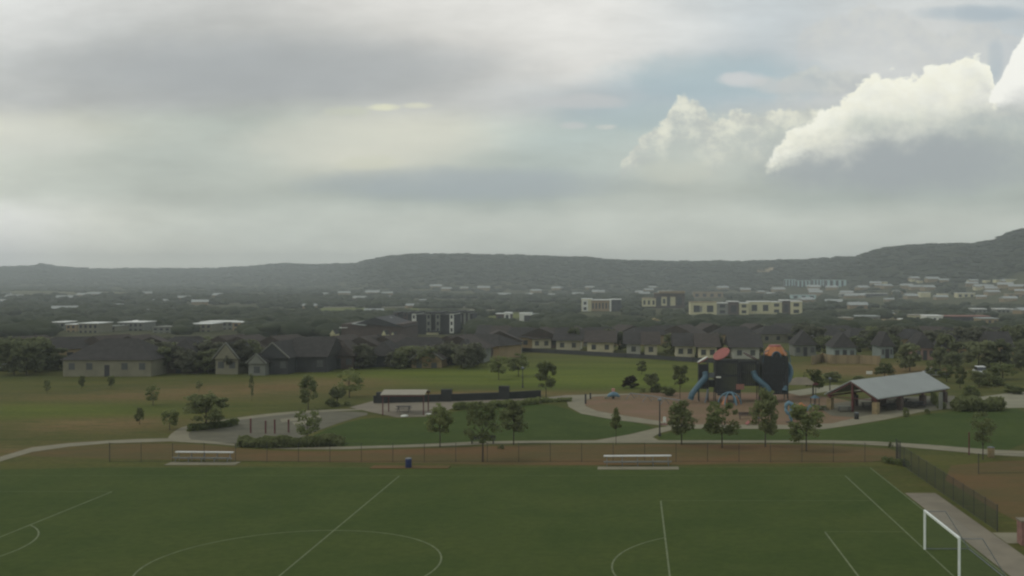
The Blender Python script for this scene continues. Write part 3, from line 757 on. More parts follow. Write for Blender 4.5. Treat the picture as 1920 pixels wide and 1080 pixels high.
for i, (px, py) in enumerate([(1630,765),(1672,768),(1690,758),(1720,764),(1655,755)]):
    picnic(px, py, 2.2, M_WDARK, ['dark picnic table beside the front stone pillar','dark picnic table in the shade, right of the front pillar','dark picnic table in the rear row under the big roof','rightmost picnic table under the big roof','picnic table at the back, behind the front pillar'][i], R(10*i))
def rock(px, py, r, label):
    p = G(px, py); t_ = lathe([(r*.9,0),(r,r*.35),(r*.7,r*.7),(r*.2,r*.85)], 7).build('boulder', M_WWHITE); t_.location = (p.x, p.y, p.z); t_.rotation_euler = (0,0,px)
    t_.scale = (1.4,.9,.8); tag(t_, label, 'boulder')
rock(758, 781.5, .42, 'white boulder at the front of the small pavilion terrace'); rock(804, 778, .34, 'small white boulder right of the small pavilion')
rock(832, 772, .32, 'white boulder in the hedge end beside the slim tree'); rock(1450, 802, .28, 'white boulder at the kerb near the tallest tree')
rock(1372, 801, .26, 'white boulder at the kerb right of the wide-crowned tree')
# small notice board
p = G(1246, 797); t_ = thing('notice_board', 'small white notice board on a low red planter', 'notice board', (p.x, p.y, 0))
MB().box(-.18,.18,-.03,.03,.35,1.0).build('panel', M_WWHITE, t_); MB().box(-.03,.03,.031,.09,0,.98).build('post', M_DARKMETAL, t_)
MB().box(-.5,.6,-.2,.02,0,.22).build('planter', M_BRICK, t_)

# ------------------------------------------------------------------ low wall with piers
lw = thing('garden_wall', 'long low dark wall with taller piers behind the small pavilion', 'wall', (0,0,0))
wp = [G(700,756), G(716,756), G(837,753), G(945,749), G(1014,745)]
for a, b_ in zip(wp[:-1], wp[1:]):
    mb = MB(); n = Vector((0,.4,0)); mb.prism([a, b_, b_+n, a+n], (0,0,1.05)); mb.build('wall_panel', M_WALLDARK, lw)
for i, hh in ((1,1.55),(2,1.75),(3,1.95)):
    q = wp[i]; MB().box(q.x-.75,q.x+.75,q.y-.25,q.y+.65,0,hh).build('pier', M_WALLDARK, lw)

# ------------------------------------------------------------------ small pavilion
p = G(761, 775); sp_ = thing('picnic_shelter', 'small picnic shelter with a pale roof and thin red posts', 'shelter', (p.x, p.y, 0), R(1))
for sx in (-1,1):
    for sy in (-1,1): MB().box(sx*2.62-.06,sx*2.62+.06,sy*1.8-.06,sy*1.8+.06,0,2.55).build('post', M_REDSTEEL, sp_)
rf = MB(); rf.prism([(-2.85,-2.3,2.62),(-2.85,0,3.02),(-2.85,2.3,2.62),(-2.85,2.3,2.70),(-2.85,0,3.12),(-2.85,-2.3,2.70)], (5.7,0,0)); rf.build('roof', M_ROOFBEIGE, sp_)
MB().box(-2.8,2.8,-2.24,-2.12,2.44,2.61).box(-2.8,2.8,2.12,2.24,2.44,2.61).build('beam', M_REDSTEEL, sp_)

# ------------------------------------------------------------------ big pavilion: eave corners from the ground plan
# front-left corner pillar at px 1650/777, left pillar 1561/769, ridge from 1597/722 to 1740/703
def big_pavilion():
    a = G(1650, 777); b = G(1560, 770)      # gable end: near pillar a, far pillar b
    hgt = 2.95
    ax = Vector((b.x-a.x, b.y-a.y, 0)); wid = ax.length
    # back right corner from eave end (1780,726) and eave start (1642,746)
    # near eave: starts 1642/746 at ground y of a; ends 1780/726
    e0 = Vector((a.x-.35, a.y-.4, 0)); ze = HC-(747-CY)*e0.y/F
    # choose long axis direction so the far eave end projects to (1780, 727)
    Y1 = (HC-ze)*F/(727-CY); e1 = Vector(((1781-CX)*Y1/F, Y1, 0))
    u = (e1-e0); Lg = u.length; u.normalize(); v = Vector((-u.y, u.x, 0))
    return e0, e1, u, v, Lg, ze
e0, e1, u, v, Lg, ze = big_pavilion()
Wd = 8.3
bp = thing('big_pavilion', 'large open pavilion with a grey metal gable roof, red posts and stone pillar bases', 'pavilion', (e0.x, e0.y, 0), math.atan2(u.y, u.x))
zr = ze + 2.05
skew = 0.0
def roofpt(s_, w_, z): return (s_*Lg, w_*Wd, z)
rf = MB()
for (wa, za, wb, zb) in ((0, ze, .5, zr), (.5, zr, 1, ze)):
    rf.add([roofpt(0,wa,za), roofpt(1,wa,za), roofpt(1,wb,zb), roofpt(0,wb,zb), roofpt(0,wa,za-.14), roofpt(1,wa,za-.14), roofpt(1,wb,zb-.14), roofpt(0,wb,zb-.14)],
           [(0,1,2,3),(7,6,5,4),(0,4,5,1),(1,5,6,2),(2,6,7,3),(3,7,4,0)])
rf.build('roof', M_ROOFMETAL, bp)
sm = MB()
for i in range(1, 30):
    x = Lg*i/30
    for (wa, za, wb, zb) in ((0, ze, .5, zr), (.5, zr, 1, ze)):
        sm.bar((x, wa*Wd, za+.02), (x, wb*Wd, zb+.02), .02, 4)
sm.build('roof_seam', M_ROOFMETAL, bp)
tr = MB()
for x in (.12, Lg-.12):
    tr.prism([(x,.35,ze-.36),(x,Wd/2,zr-.36),(x,Wd-.35,ze-.36),(x,Wd-.35,ze-.16),(x,Wd/2,zr-.16),(x,.35,ze-.16)], (.14,0,0))
    tr.bar((x+.05,.4,ze-.3),(x+.05,Wd-.4,ze-.3),.05,6)
tr.build('gable_truss', M_REDSTEEL, bp)
MB().box(.2,Lg-.2,.45,.6,ze-.36,ze-.16).box(.2,Lg-.2,Wd-.6,Wd-.45,ze-.36,ze-.16).build('eave_beam', M_REDSTEEL, bp)
for i in range(4):
    for w_ in (.62, Wd-.62):
        x = .5+(Lg-1.0)*i/3
        MB().box(x-.36,x+.36,w_-.36,w_+.36,0,1.55).build('stone_base', M_STONE if i in (0,) else M_WBROWN, bp)
        MB().box(x-.15,x+.15,w_-.15,w_+.15,1.55,ze-.36).build('post', M_REDSTEEL, bp)
x = .5; MB().box(x-.13,x+.13,Wd/2-.13,Wd/2+.13,0,zr-.4).build('post', M_REDSTEEL, bp)
MB().box(Lg*.42,Lg*.42+1.6,Wd*.55,Wd*.55+1.4,0,2.3).build('brick_chimney_block', M_WBROWN, bp)
pp = G(1764, 768); rc = thing('utility_cabinet', 'pale tall cabinet at the right end of the big pavilion', 'cabinet', (pp.x, pp.y, 0))
MB().box(-.22,.22,-.2,.2,.1,2.3).build('body', M_WGREY, rc); MB().box(-.26,.26,-.24,.24,0,.1).build('plinth', M_CONC, rc)

# rear shade canopy
p = G(1500, 745); sc_ = thing('shade_canopy', 'low pinkish canopy roof with a red corner behind the playground', 'canopy', (p.x, p.y, 0))
ro = MB(); ro.add([(-2.3,-1.6,2.0),(2.3,-1.6,2.0),(2.3,1.6,2.0),(-2.3,1.6,2.0),(-.6,0,3.0),(1.0,0,3.0)], [(0,1,5,4),(1,2,5),(2,3,4,5),(3,0,4),(3,2,1,0)]); ro.build('roof', M_CONC_PINK, sc_)
for sx in (-2.1,2.1):
    for sy in (-1.4,1.4): MB().bar((sx,sy,0),(sx,sy,2.0),.05,6).build('post', M_DARKMETAL, sc_)
MB().prism([(1.5,-1.66,1.98),(2.45,-1.66,1.98),(2.45,-1.66,2.25),(1.9,-1.66,2.4)], (0,.05,0)).build('red_corner', M_REDSTEEL, sc_)

# ------------------------------------------------------------------ play structure
PYB = 752; pY = F*HC/(PYB-CY); sc = pY/F      # metres per 1920-px at the tower
def PP(px, py): return ((px-CX)*sc, HC-(py-CY)*sc)
ps = thing('play_tower', 'tall dark play tower with tilted red disc roofs, an orange crown and blue tube slides', 'play structure', ((1390-CX)*sc, pY, 0))
ox = (1390-CX)*sc
def bay(px0, px1, pyt, pyb, d0, d1, nslat, nm='tower_bay'):
    x0 = PP(px0,0)[0]-ox; x1 = PP(px1,0)[0]-ox; z1 = PP(0,pyt)[1]; z0 = PP(0,pyb)[1]
    for x in (x0, x1):
        for y in (d0, d1): MB().bar((x,y,0),(x,y,z1), .07, 7).build('corner_post', M_DARKMETAL, ps)
    q = MB(); n = nslat
    for i in range(n):
        x = x0+(x1-x0)*(i+.5)/n; wv = (x1-x0)/n*.42
        q.box(x-wv,x+wv,d0-.03,d0+.03,z0,z1-.25); q.box(x-wv,x+wv,d1-.03,d1+.03,z0,z1-.25)
    n2 = 8
    for i in range(n2):
        y = d0+(d1-d0)*(i+.5)/n2; wv = (d1-d0)/n2*.42
        q.box(x0-.03,x0+.03,y-wv,y+wv,z0,z1-.25); q.box(x1-.03,x1+.03,y-wv,y+wv,z0,z1-.25)
    q.box(x0,x1,d0+.04,d1-.04,z0,z0+.1); q.box(x0,x1,d0+.04,d1-.04,(z0+z1)/2,(z0+z1)/2+.08)
    q.build(nm, M_PLAYDARK, ps)
bay(1310,1327,680,728,-.9,.9,5)
bay(1340,1386,674,735,-1.6,1.6,12)
bay(1386,1421,676,722,-1.3,1.3,9)
bay(1427,1474,664,737,-1.8,1.8,12)
# bridge between the small and the main tower
x0 = PP(1327,0)[0]-ox; x1 = PP(1340,0)[0]-ox
MB().box(x0,x1,-.6,.6,PP(0,720)[1]-.4,PP(0,712)[1]).build('bridge', M_PLAYDARK, ps)
MB().box(x0+.05,x1-.05,-.64,-.60,PP(0,708)[1],PP(0,698)[1]).build('grey_panel', M_GREYMETAL, ps)
c = PP(1352,663); MB().disc((c[0]-ox,-.6,c[1]), (-.47,-.42,.78), 1.30, .12, 28).build('disc_roof', M_RED, ps, False)
c = PP(1318,676); MB().disc((c[0]-ox,0,c[1]), (-.50,.0,.86), 0.86, .10, 24).build('disc_roof', M_RED, ps, False)
c = PP(1318,675); MB().disc((c[0]-ox-.07,-.0,c[1]+.10), (-.50,0,.86), 0.84, .06, 24).build('disc_roof_rim', M_WWHITE, ps, False)
c = PP(1407,668); MB().disc((c[0]-ox,.2,c[1]), (.45,-.1,.88), 1.15, .12, 24).build('disc_roof', M_WBROWN, ps, False)
# crown on the right tower
zc = PP(0,666)[1]; cxr = PP(1453,0)[0]-ox
cr_ = MB()
for k in range(8):
    a = k*math.pi/4+.39; w = .62
    dx, dy = math.cos(a), math.sin(a); tx, ty = -dy, dx
    r0, r1 = 1.62, .95
    cr_.add([(cxr+dx*r0-tx*w,dy*r0-ty*w,zc+(.0 if k%2 else .25)),(cxr+dx*r0+tx*w,dy*r0+ty*w,zc+(.0 if k%2 else .25)),(cxr+dx*r1+tx*.42,dy*r1+ty*.42,zc+1.25),(cxr+dx*r1-tx*.42,dy*r1-ty*.42,zc+1.25),
            (cxr+dx*(r0-.1)-tx*w,dy*(r0-.1)-ty*w,zc+.05),(cxr+dx*(r0-.1)+tx*w,dy*(r0-.1)+ty*w,zc+.05),(cxr+dx*(r1-.1)+tx*.42,dy*(r1-.1)+ty*.42,zc+1.2),(cxr+dx*(r1-.1)-tx*.42,dy*(r1-.1)-ty*.42,zc+1.2)],
            [(0,1,2,3),(7,6,5,4),(0,4,5,1),(1,5,6,2),(2,6,7,3),(3,7,4,0)])
cr_.build('crown_roof', M_ORANGE, ps)
lathe([(.98,zc+.85),(1.0,zc+1.15),(.86,zc+1.5),(.7,zc+1.52)], 16).build('crown_band', M_RED, ps).location = (cxr,0,0)
ar = MB(); ar.path([(cxr+.62*math.cos(tt), -1.66, zc-.15+.75*math.sin(tt)) for tt in [math.pi*i/10 for i in range(11)]], .10, 6); ar.build('blue_arch', M_BLUE, ps)
MB().prism([(cxr+.6*math.cos(tt), -1.70, zc-.2+.72*math.sin(tt)) for tt in [math.pi*i/10 for i in range(11)]], (0,.06,0)).build('arch_gap_shade', M_PLAYDARK, ps)  # dark sheet standing in for the shaded open gap inside the arch
for sx in (-1,1): MB().path([(cxr+sx*1.15,-1.7,zc+.8),(cxr+sx*1.75,-1.75,zc+.55),(cxr+sx*1.95,-1.8,zc-.9)], .07, 6).build('blue_rail', M_BLUE, ps)
def slide(pts, r, m, nm='tube_slide'):
    q = []
    for a, b_ in zip(pts[:-1], pts[1:]):
        for i in range(4):
            t0 = i/4; q.append(tuple(a[k]*(1-t0)+b_[k]*t0 for k in range(3)))
    q.append(pts[-1])
    for _ in range(2):
        q = [q[0]]+[tuple((q[i-1][k]+2*q[i][k]+q[i+1][k])/4 for k in range(3)) for i in range(1,len(q)-1)]+[q[-1]]
    MB().path(q, r, 12).build(nm, m, ps, False)
def S(px, py, y): a = PP(px, py); return (a[0]-ox, y, a[1])
slide([S(1321,698,-1.2), S(1322,706,-1.5), S(1312,716,-1.9), S(1300,730,-2.3), S(1296,735,-2.5), S(1293,744,-2.6)], .42, M_BLUE)
slide([S(1411,696,-1.5), S(1414,706,-1.8), S(1424,714,-2.2), S(1436,724,-2.5), S(1441,738,-2.6)], .40, M_BLUE)
slide([S(1474,680,.6), S(1481,688,.3), S(1483,698,0), S(1479,710,-.5), S(1472,716,-1.2), S(1468,730,-1.8)], .40, M_BLUE)
slide([S(1326,728,-1.3), S(1324,740,-1.6), S(1320,752,-2.2)], .12, M_GREYMETAL, 'fireman_pole')
MB().box(S(1378,0,0)[0],S(1393,0,0)[0],-1.75,-1.68,PP(0,728)[1],PP(0,718)[1]).build('brown_panel', M_RUST, ps)
MB().box(S(1341,0,0)[0],S(1350,0,0)[0],-1.70,-1.64,PP(0,706)[1]-.04,PP(0,704)[1]).build('white_plate', M_WWHITE, ps)
# stairs / deck below
MB().box(S(1343,0,0)[0],S(1376,0,0)[0],-2.4,-1.66,PP(0,738)[1],PP(0,735)[1]).build('deck', M_PLAYDARK, ps)
for i, px in enumerate((1349,1362,1374)):
    MB().bar(S(px,737,-2.3), S(px-2,753,-2.3), .05, 6).build('deck_post', M_DARKMETAL, ps)

# climbing dome (orange + blue) in front of the tower
p = G(1368, 758); kd = thing('climber', 'low climber with blue arching legs and orange panels below the main tower', 'climbing frame', (p.x, p.y, 0))
for a in range(0, 360, 60):
    q = [(1.6*math.cos(R(a))*math.cos(tt), 1.6*math.sin(R(a))*math.cos(tt), 1.7*math.sin(tt)) for tt in [math.pi/2*i/6 for i in range(7)]]
    MB().path(q, .10, 7).build('arched_leg', M_SKYBLUE, kd)
for a in (150, 330, 215):
    MB().prism([(1.5*math.cos(R(a)),1.5*math.sin(R(a)),.1),(1.5*math.cos(R(a+35)),1.5*math.sin(R(a+35)),.1),(1.0*math.cos(R(a+30)),1.0*math.sin(R(a+30)),1.15),(1.0*math.cos(R(a+5)),1.0*math.sin(R(a+5)),1.15)], (.03,.03,.02)).build('panel', M_ORANGE, kd)
# blue animal-like climber
p = G(1481, 792); an = thing('climbing_sculpture', 'pale blue curled climbing sculpture right of the tallest tree', 'sculpture', (p.x, p.y, 0))
def swept(pts, rad, n=12):
    mb = MB(); pts = [Vector(q) for q in pts]; vs = []; fs = []
    for i, q in enumerate(pts):
        d = (pts[min(i+1,len(pts)-1)]-pts[max(i-1,0)]).normalized(); a = d.cross(Vector((0,1,0))).normalized(); b_ = d.cross(a)
        for k in range(n): vs.append(q+(a*math.cos(2*math.pi*k/n)+b_*math.sin(2*math.pi*k/n))*rad[i])
    for i in range(len(pts)-1):
        for k in range(n): fs.append((i*n+k,i*n+(k+1)%n,(i+1)*n+(k+1)%n,(i+1)*n+k))
    fs += [tuple(range(n-1,-1,-1)), tuple(range((len(pts)-1)*n,len(pts)*n))]
    return mb.add(vs, fs)
swept([(.25,0,0),(.15,0,.4),(.05,0,.9),(.25,0,1.35),(.35,0,1.8),(.2,0,2.25),(-.15,0,2.4),(-.45,0,2.2),(-.5,0,1.85),(-.35,0,1.6)], [.12,.16,.26,.32,.30,.28,.28,.24,.2,.1]).build('body', M_SKYBLUE, an, True)
swept([(.05,.0,1.0),(-.3,.0,1.15),(-.5,.0,1.5),(-.55,0,1.75)], [.2,.2,.18,.12]).build('loop', M_SKYBLUE, an, True)
lathe([(.5,0),(.5,.08),(.2,.14)], 12).build('base', M_DARKMETAL, an)
# small blue rocker at the far left of the playground
p = G(1150, 748); rk = thing('spring_rider', 'blue spring ride with a pinkish back at the far left of the playground', 'spring ride', (p.x, p.y, 0))
swept([(-.9,0,.35),(-.5,0,.55),(0,0,.75),(.5,0,.6),(.95,0,.3)], [.1,.3,.4,.32,.1]).build('body', M_SKYBLUE, rk, True)
MB().box(-.25,.2,-.2,.2,1.1,1.55).build('backrest', M_WPINK, rk); lathe([(.18,0),(.22,.1),(.16,.2),(.22,.3),(.16,.4)], 10).build('spring', M_DARKMETAL, rk)
MB().box(-1.3,-.7,-.3,.3,0,.35).build('step_block', M_CONC, rk)
# swings
a = G(1182, 748); b_ = G(1282, 764); zt = 2.3
za = HC-(737-CY)*a.y/F; zb = HC-(751.5-CY)*b_.y/F
sw = thing('swing_set', 'long swing set with a grey-blue top beam across the playground', 'swing set', (a.x, a.y, 0))
d = b_-a; d.z = 0
MB().bar((0,0,za),(d.x,d.y,zb), .06, 8).build('top_beam', M_GREYMETAL, sw)
nrm = Vector((-d.y,d.x,0)).normalized()
for k in (0, .33, .66, 1.0):
    q = d*k; z = za+(zb-za)*k
    MB().bar(q+nrm*.8, (q.x,q.y,z), .045, 6).bar(q-nrm*.8, (q.x,q.y,z), .045, 6).build('leg', M_GREYMETAL, sw)
for k in (.12,.22,.45,.55,.78,.88):
    q = d*k; z = za+(zb-za)*k; dn = d.normalized()*.22
    MB().box(q.x-.2,q.x+.2,q.y-.1,q.y+.1,.5,.54).build('swing_seat', M_BLUE if k<.5 else M_RED, sw)
    MB().bar((q.x-.2,q.y,.52),(q.x-.15,q.y,z),.012,4).bar((q.x+.2,q.y,.52),(q.x+.15,q.y,z),.012,4).build('swing_chain', M_GREYMETAL, sw)
# toddler play pieces
def toddler(px, py, label, m1, m2):
    p = G(px, py); t_ = thing('toddler_slide', label, 'slide', (p.x, p.y, 0), R(px % 50))
    for sx in (-.4,.4):
        for sy in (-.4,.4): MB().bar((sx,sy,0),(sx,sy,1.7),.05,6).build('post', M_DARKMETAL, t_)
    MB().box(-.4,.4,-.4,.4,.75,.82).build('deck', M_DARKMETAL, t_)
    MB().prism([(-.45,-.35,.8),(-1.5,-.35,.1),(-1.5,-.35,.16),(-.45,-.35,.95)],(0,.7,0)).build('chute', m2, t_)
    MB().add([(-.5,-.5,1.7),(.5,-.5,1.7),(.5,.5,1.7),(-.5,.5,1.7),(0,0,2.15)],[(0,1,4),(1,2,4),(2,3,4),(3,0,4),(3,2,1,0)]).build('roof', m1, t_)
toddler(1502, 786, 'small play tower with an orange top behind the bushy tree', M_ORANGE, M_BLUE)
toddler(1420, 796, 'small slide with orange roof behind the tallest tree', M_ORANGE, M_RED)
toddler(1528, 770, 'small dark blue slide near the left stone pillar', M_BLUE, M_BLUE)

# ------------------------------------------------------------------ houses near the park
def house(px0, px1, pyb, wall_h, roof_h, depth, mw, mr_, label, kind='hip', wins=4, rz=0.0, group=None, name='house', over=.45, chim=False, front_gable=None):
    p0 = G(px0, pyb); p1 = G(px1, pyb); y = p0.y; w = (px1-px0)*y/F; zb = min(p0.z, p1.z)-.3
    t_ = thing(name, label, 'house', ((p0.x+p1.x)/2, y, zb), rz, group)
    wall_h += .3
    MB().box(-w/2,w/2,0,depth,0,wall_h).build('wall', mw, t_)
    o_ = over; W2 = w/2+o_; D0, D1 = -o_, depth+o_; rr = MB(); zt = wall_h+.02
    if kind == 'hip':
        i = min((D1-D0)/2, W2)*.9
        if w > depth: rg = ((-W2+i, (D0+D1)/2), (W2-i, (D0+D1)/2))
        else: rg = ((0, D0+i), (0, D1-i))
        vs = [(-W2,D0,zt),(W2,D0,zt),(W2,D1,zt),(-W2,D1,zt),(rg[0][0],rg[0][1],zt+roof_h),(rg[1][0],rg[1][1],zt+roof_h)]
        fs = [(0,1,5,4),(1,2,5),(2,3,4,5),(3,0,4),(3,2,1,0)] if w > depth else [(0,1,4),(1,2,5,4),(2,3,5),(3,0,4,5),(3,2,1,0)]
        rr.add(vs, fs)
    elif kind == 'front':     # gable facing the park
        rr.prism([(-W2,D0,zt),(W2,D0,zt),(0,D0,zt+roof_h)], (0,D1-D0,0))
        MB().prism([(-w/2,-.02,wall_h),(w/2,-.02,wall_h),(0,-.02,wall_h+roof_h*.9)], (0,-.44,0)).build('gable', mw, t_)
        MB().bar((-W2,D0-.03,zt),(0,D0-.03,zt+roof_h),.13,4).bar((W2,D0-.03,zt),(0,D0-.03,zt+roof_h),.13,4).build('bargeboard', M_WGREY, t_)
    else:                     # ridge along the front
        rr.prism([(-W2,D0,zt),(-W2,D1,zt),(-W2,(D0+D1)/2,zt+roof_h)], (2*W2,0,0))
    rf_ = rr.build('roof', mr_, t_)
    if chim: MB().box(w*.2,w*.2+.8,depth*.5,depth*.5+.8,zt,zt+roof_h+.7).build('chimney', M_WBROWN, rf_)
    for k in range(wins):
        x = -w/2+w*(k+.5)/wins; ww = min(.55, w/wins*.28)
        if k == wins//2 and wins > 2:
            MB().box(x-.45,x+.45,-.05,.02,.3,2.4).build('door', M_WDARK, t_)
        else:
            wn = MB().box(x-ww,x+ww,-.04,.02,wall_h-1.75,wall_h-.55).build('window', M_PANE, t_)
            MB().box(x-ww-.06,x+ww+.06,-.06,-.045,wall_h-1.80,wall_h-1.76).build('sill', M_WGREY, wn)
    return t_
house(118,283,706,3.0,3.6,11,M_WBEIGE,M_SHINGLE,'long single-storey beige house with a broad dark roof at left','hip',5)
house(296,372,700,2.9,3.4,10,M_WBROWN,M_SHINGLE,'dark brown house right of the long beige house','hip',3)
house(404,446,702,2.9,3.0,9,M_WBEIGE,M_SHINGLE,'small pale gable-fronted house half hidden in trees','front',2)
house(484,540,702,3.0,2.9,12,M_WDARK,M_SHINGLE,'dark house with a pale-edged front gable','front',3)
house(466,497,704,2.2,1.8,3,M_WGREY,M_SHINGLE,'low porch wing with a pale front beside the dark gable house','front',1,name='porch_house')
house(540,612,698,2.9,3.4,11,M_WDARK,M_SHINGLE,'wide dark-roofed house right of the pale-edged gable','ridge',3)
house(606,664,692,2.6,2.8,10,M_WBROWN,M_SHINGLE2,'brown house half sunk behind the meadow crest','hip',3)
house(688,742,688,2.2,2.8,10,M_WDARK,M_SHINGLE,'dark hipped house left of the tan gable','hip',2)
house(772,828,690,1.6,2.6,10,M_WTAN,M_SHINGLE2,'low house with a wide tan front gable above the meadow','front',2)
house(846,888,684,2.4,2.6,9,M_WDARK,M_SHINGLE,'dark house right of the tan gable','hip',2)
rowd = [(896,912,643),(922,948,645),(956,990,651),(998,1033,653),(1043,1087,657),(1101,1150,661),(1175,1201,665),(1209,1232,666),(1268,1302,670),(1311,1344,672),(1374,1424,673)]
rl = ['smallest pale row house at the left end of the row','second pale row house, next to the smallest','pale row house with two bright bays, third from the left','fourth row house from the left, with a dark doorway','row house above the path bend, fifth from the left','cream row house above the middle of the green meadow','narrow tan row house left of the round tree','narrow pale row house right of its narrow tan twin','beige row house just left of the play tower','beige row house behind the small tilted disc roof','grey row house behind the middle of the play tower']
for i, (a_, b2, pb) in enumerate(rowd):
    house(a_, b2, pb, 2.5, 2.7, 13, [M_ROWA,M_ROWB,M_ROWC,M_ROWA][i%4], [M_SHINGLE,M_SHINGLE2][i%2], rl[i], 'ridge', 1 if b2-a_<30 else 2, group='row of single-storey houses behind the green meadow', over=.9)
for a_, b2, pb, mw, lb, k in [(1563,1605,674,M_WBLUEGREY,'pale blue-grey house behind the tan grass','hip'),(1652,1675,672,M_WBLUEGREY,'small grey-green house right of the pale blue-grey one','hip'),
    (1717,1752,675,M_WROSE,'salmon-fronted house behind the pavilion','hip'),(1768,1812,676,M_WTAN,'tan house right of the salmon one, behind trees','hip'),(1490,1530,668,M_WGREY,'grey house right of the play tower crown','hip'),(1860,1900,672,M_WTAN,'dim tan house at the right edge behind trees','ridge')]:
    house(a_, b2, pb, 2.6, 3.2, 9, mw, M_SHINGLE, lb, k, 3, group=None)
# cedar fence by the tan grass
cf = thing('timber_fence', 'weathered tan timber fence in front of the houses at right', 'fence', (0,0,0))
pts = [G(1522,684), G(1542,678), G(1560,682), G(1612,682), G(1650,684)]
for a_, b2 in zip(pts[:-1], pts[1:]):
    MB().prism([a_, b2, b2+Vector((0,.1,0)), a_+Vector((0,.1,0))], (0,0,1.8)).build('board_panel', M_TIMBER, cf)
for a_ in pts: MB().box(a_.x-.08,a_.x+.08,a_.y-.12,a_.y-.02,a_.z-.1,a_.z+1.95).build('post', M_TIMBER, cf)
bf = thing('timber_fence', 'long dark board fence running below the row houses', 'fence', (0,0,0))
fp = [G(893,655), G(1043,663), G(1175,671), G(1300,679), G(1440,684)]
for a_, b2 in zip(fp[:-1], fp[1:]):
    MB().prism([a_-Vector((0,0,.4)), b2-Vector((0,0,.4)), b2+Vector((0,.1,-.4)), a_+Vector((0,.1,-.4))], (0,0,1.4)).build('board_panel', M_WDARK, bf)
for a_ in fp: MB().box(a_.x-.1,a_.x+.1,a_.y-.14,a_.y-.02,a_.z-.3,a_.z+1.1).build('post', M_WDARK, bf)

# vehicles
def car(px, py, L_, H_, m, label, rz=0.0, name='parked_car'):
    p = G(px, py); t_ = thing(name, label, 'van' if 'van' in label else 'car', (p.x, p.y, p.z), rz)
    b_ = MB(); b_.prism([(-L_/2,-.85,.3),(L_/2,-.85,.3),(L_/2,-.85,H_*.5),(L_*.42,-.85,H_*.62),(-L_*.46,-.85,H_*.62),(-L_/2,-.85,H_*.5)], (0,1.7,0)); b_.build('body', m, t_)
    b_ = MB(); b_.prism([(-L_*.40,-.76,H_*.62),(L_*.26,-.76,H_*.62),(L_*.14,-.76,H_*.95),(-L_*.34,-.76,H_*.95)], (0,1.52,0)); b_.build('windows', M_GLASS, t_)
    MB().box(-L_*.345,L_*.15,-.78,.78,H_*.95,H_).build('roof_panel', m, t_)
    for sx in (-.31,.31):
        for sy in (-.82,.72): MB().bar((sx*L_,sy,.33),(sx*L_,sy+.12,.33),.33,12).build('wheel', M_TYRE, t_)
car(1837,706,4.4,1.9,M_CARW,'white van seen end-on, parked among bushes at right', R(84), 'parked_van')
car(1754,706,4.6,1.5,M_CARS,'silver car roof showing behind the pavilion ridge', R(-4))
car(8,696,4.4,1.4,M_CARS,'pale car parked at the far left edge', R(6))
pw = G(1630,702); ub = thing('utility_box', 'small white utility box on the tan grass slope', 'utility box', (pw.x, pw.y, pw.z))
MB().box(-.5,.5,-.25,.25,.1,.5).build('body', M_WWHITE, ub); MB().box(-.55,.55,-.3,.3,0,.1).build('plinth', M_CONC, ub); MB().box(-.54,.54,-.29,.29,.5,.55).build('lid', M_WWHITE, ub)

# ------------------------------------------------------------------ mid-distance dark-roofed houses
BLD = []
def box_building(px0, px1, pyb, pyt, depth, secs, label, cat='building', name='building', rz=0.0, roofm=M_ROOFWHITE, group=None, roof_t=.35):
    """secs: list of (x0,x1,z0,z1,dy,material,windows_cols,windows_rows) in 0..1 across front"""
    p = G((px0+px1)/2, pyb); s = p.y/F; w = (px1-px0)*s; h = (pyb-pyt)*s; BLD.append((px0, px1, p.y))
    t_ = thing(name, label, cat, (p.x, p.y, p.z-1.0), rz, group); h += 1.0
    for j, (a0, a1, z0, z1, dy, mm, wc, wr) in enumerate(secs):
        x0 = -w/2+w*a0; x1 = -w/2+w*a1; zz0 = h*z0; zz1 = h*z1
        MB().box(x0,x1,-dy,depth+.003*j,zz0,zz1).build('wall', mm, t_)
        MB().box(x0-.3,x1+.3,-dy-.3,depth+.3+.01*j,zz1+.004*j,zz1+roof_t+.01*j).build('roof', roofm, t_)
        for i in range(wc):
            for k in range(wr):
                cx_ = x0+(x1-x0)*(i+.5)/wc; cz = zz0+(zz1-zz0)*(k+.5)/wr
                ww = (x1-x0)/wc*.24; wh = (zz1-zz0)/wr*.26
                MB().box(cx_-ww,cx_+ww,-dy-.06,-dy+.02,cz-wh,cz+wh).build('window', M_GLASS, t_)
    return t_
WB, WD, WC, WW, WT, WR = M_WBROWN, M_WDARK, M_WCREAM, M_WWHITE, M_WTAN, M_RUST
# dark apartment block with white window towers
box_building(770, 852, 627, 588, 16, [(0,1,0,.90,0,WD,0,0),(.04,.13,.16,1,1.0,WW,1,3),(.37,.47,.16,1,1.0,M_WGREY,1,3),(.58,.68,.16,1,1.0,M_WGREY,1,3),(.90,.99,.16,1,1.0,WW,1,3),(.39,.65,.0,.20,3.0,WC,0,0)],
             'dark apartment block with four white window towers and a pale entrance', roofm=M_WDARK, name='apartment_block', roof_t=.5)
box_building(853, 886, 617, 584, 14, [(0,1,0,.85,0,WD,0,0),(.1,.38,.3,1,.8,M_WGREY,1,2),(.5,.62,.3,.95,.6,M_WGREY,0,0),(.75,.85,.3,.95,.6,M_WGREY,0,0)],
             'second dark apartment wing right of the white-towered block', roofm=M_WDARK, name='apartment_block')
box_building(735, 772, 616, 587, 14, [(0,1,0,.9,0,M_WDARK,0,0),(.1,.3,.25,1,.6,WB,1,3),(.6,.8,.25,1,.6,WB,1,3)], 'brownish block directly left of the white-towered apartments', roofm=M_WDARK, name='apartment_block')
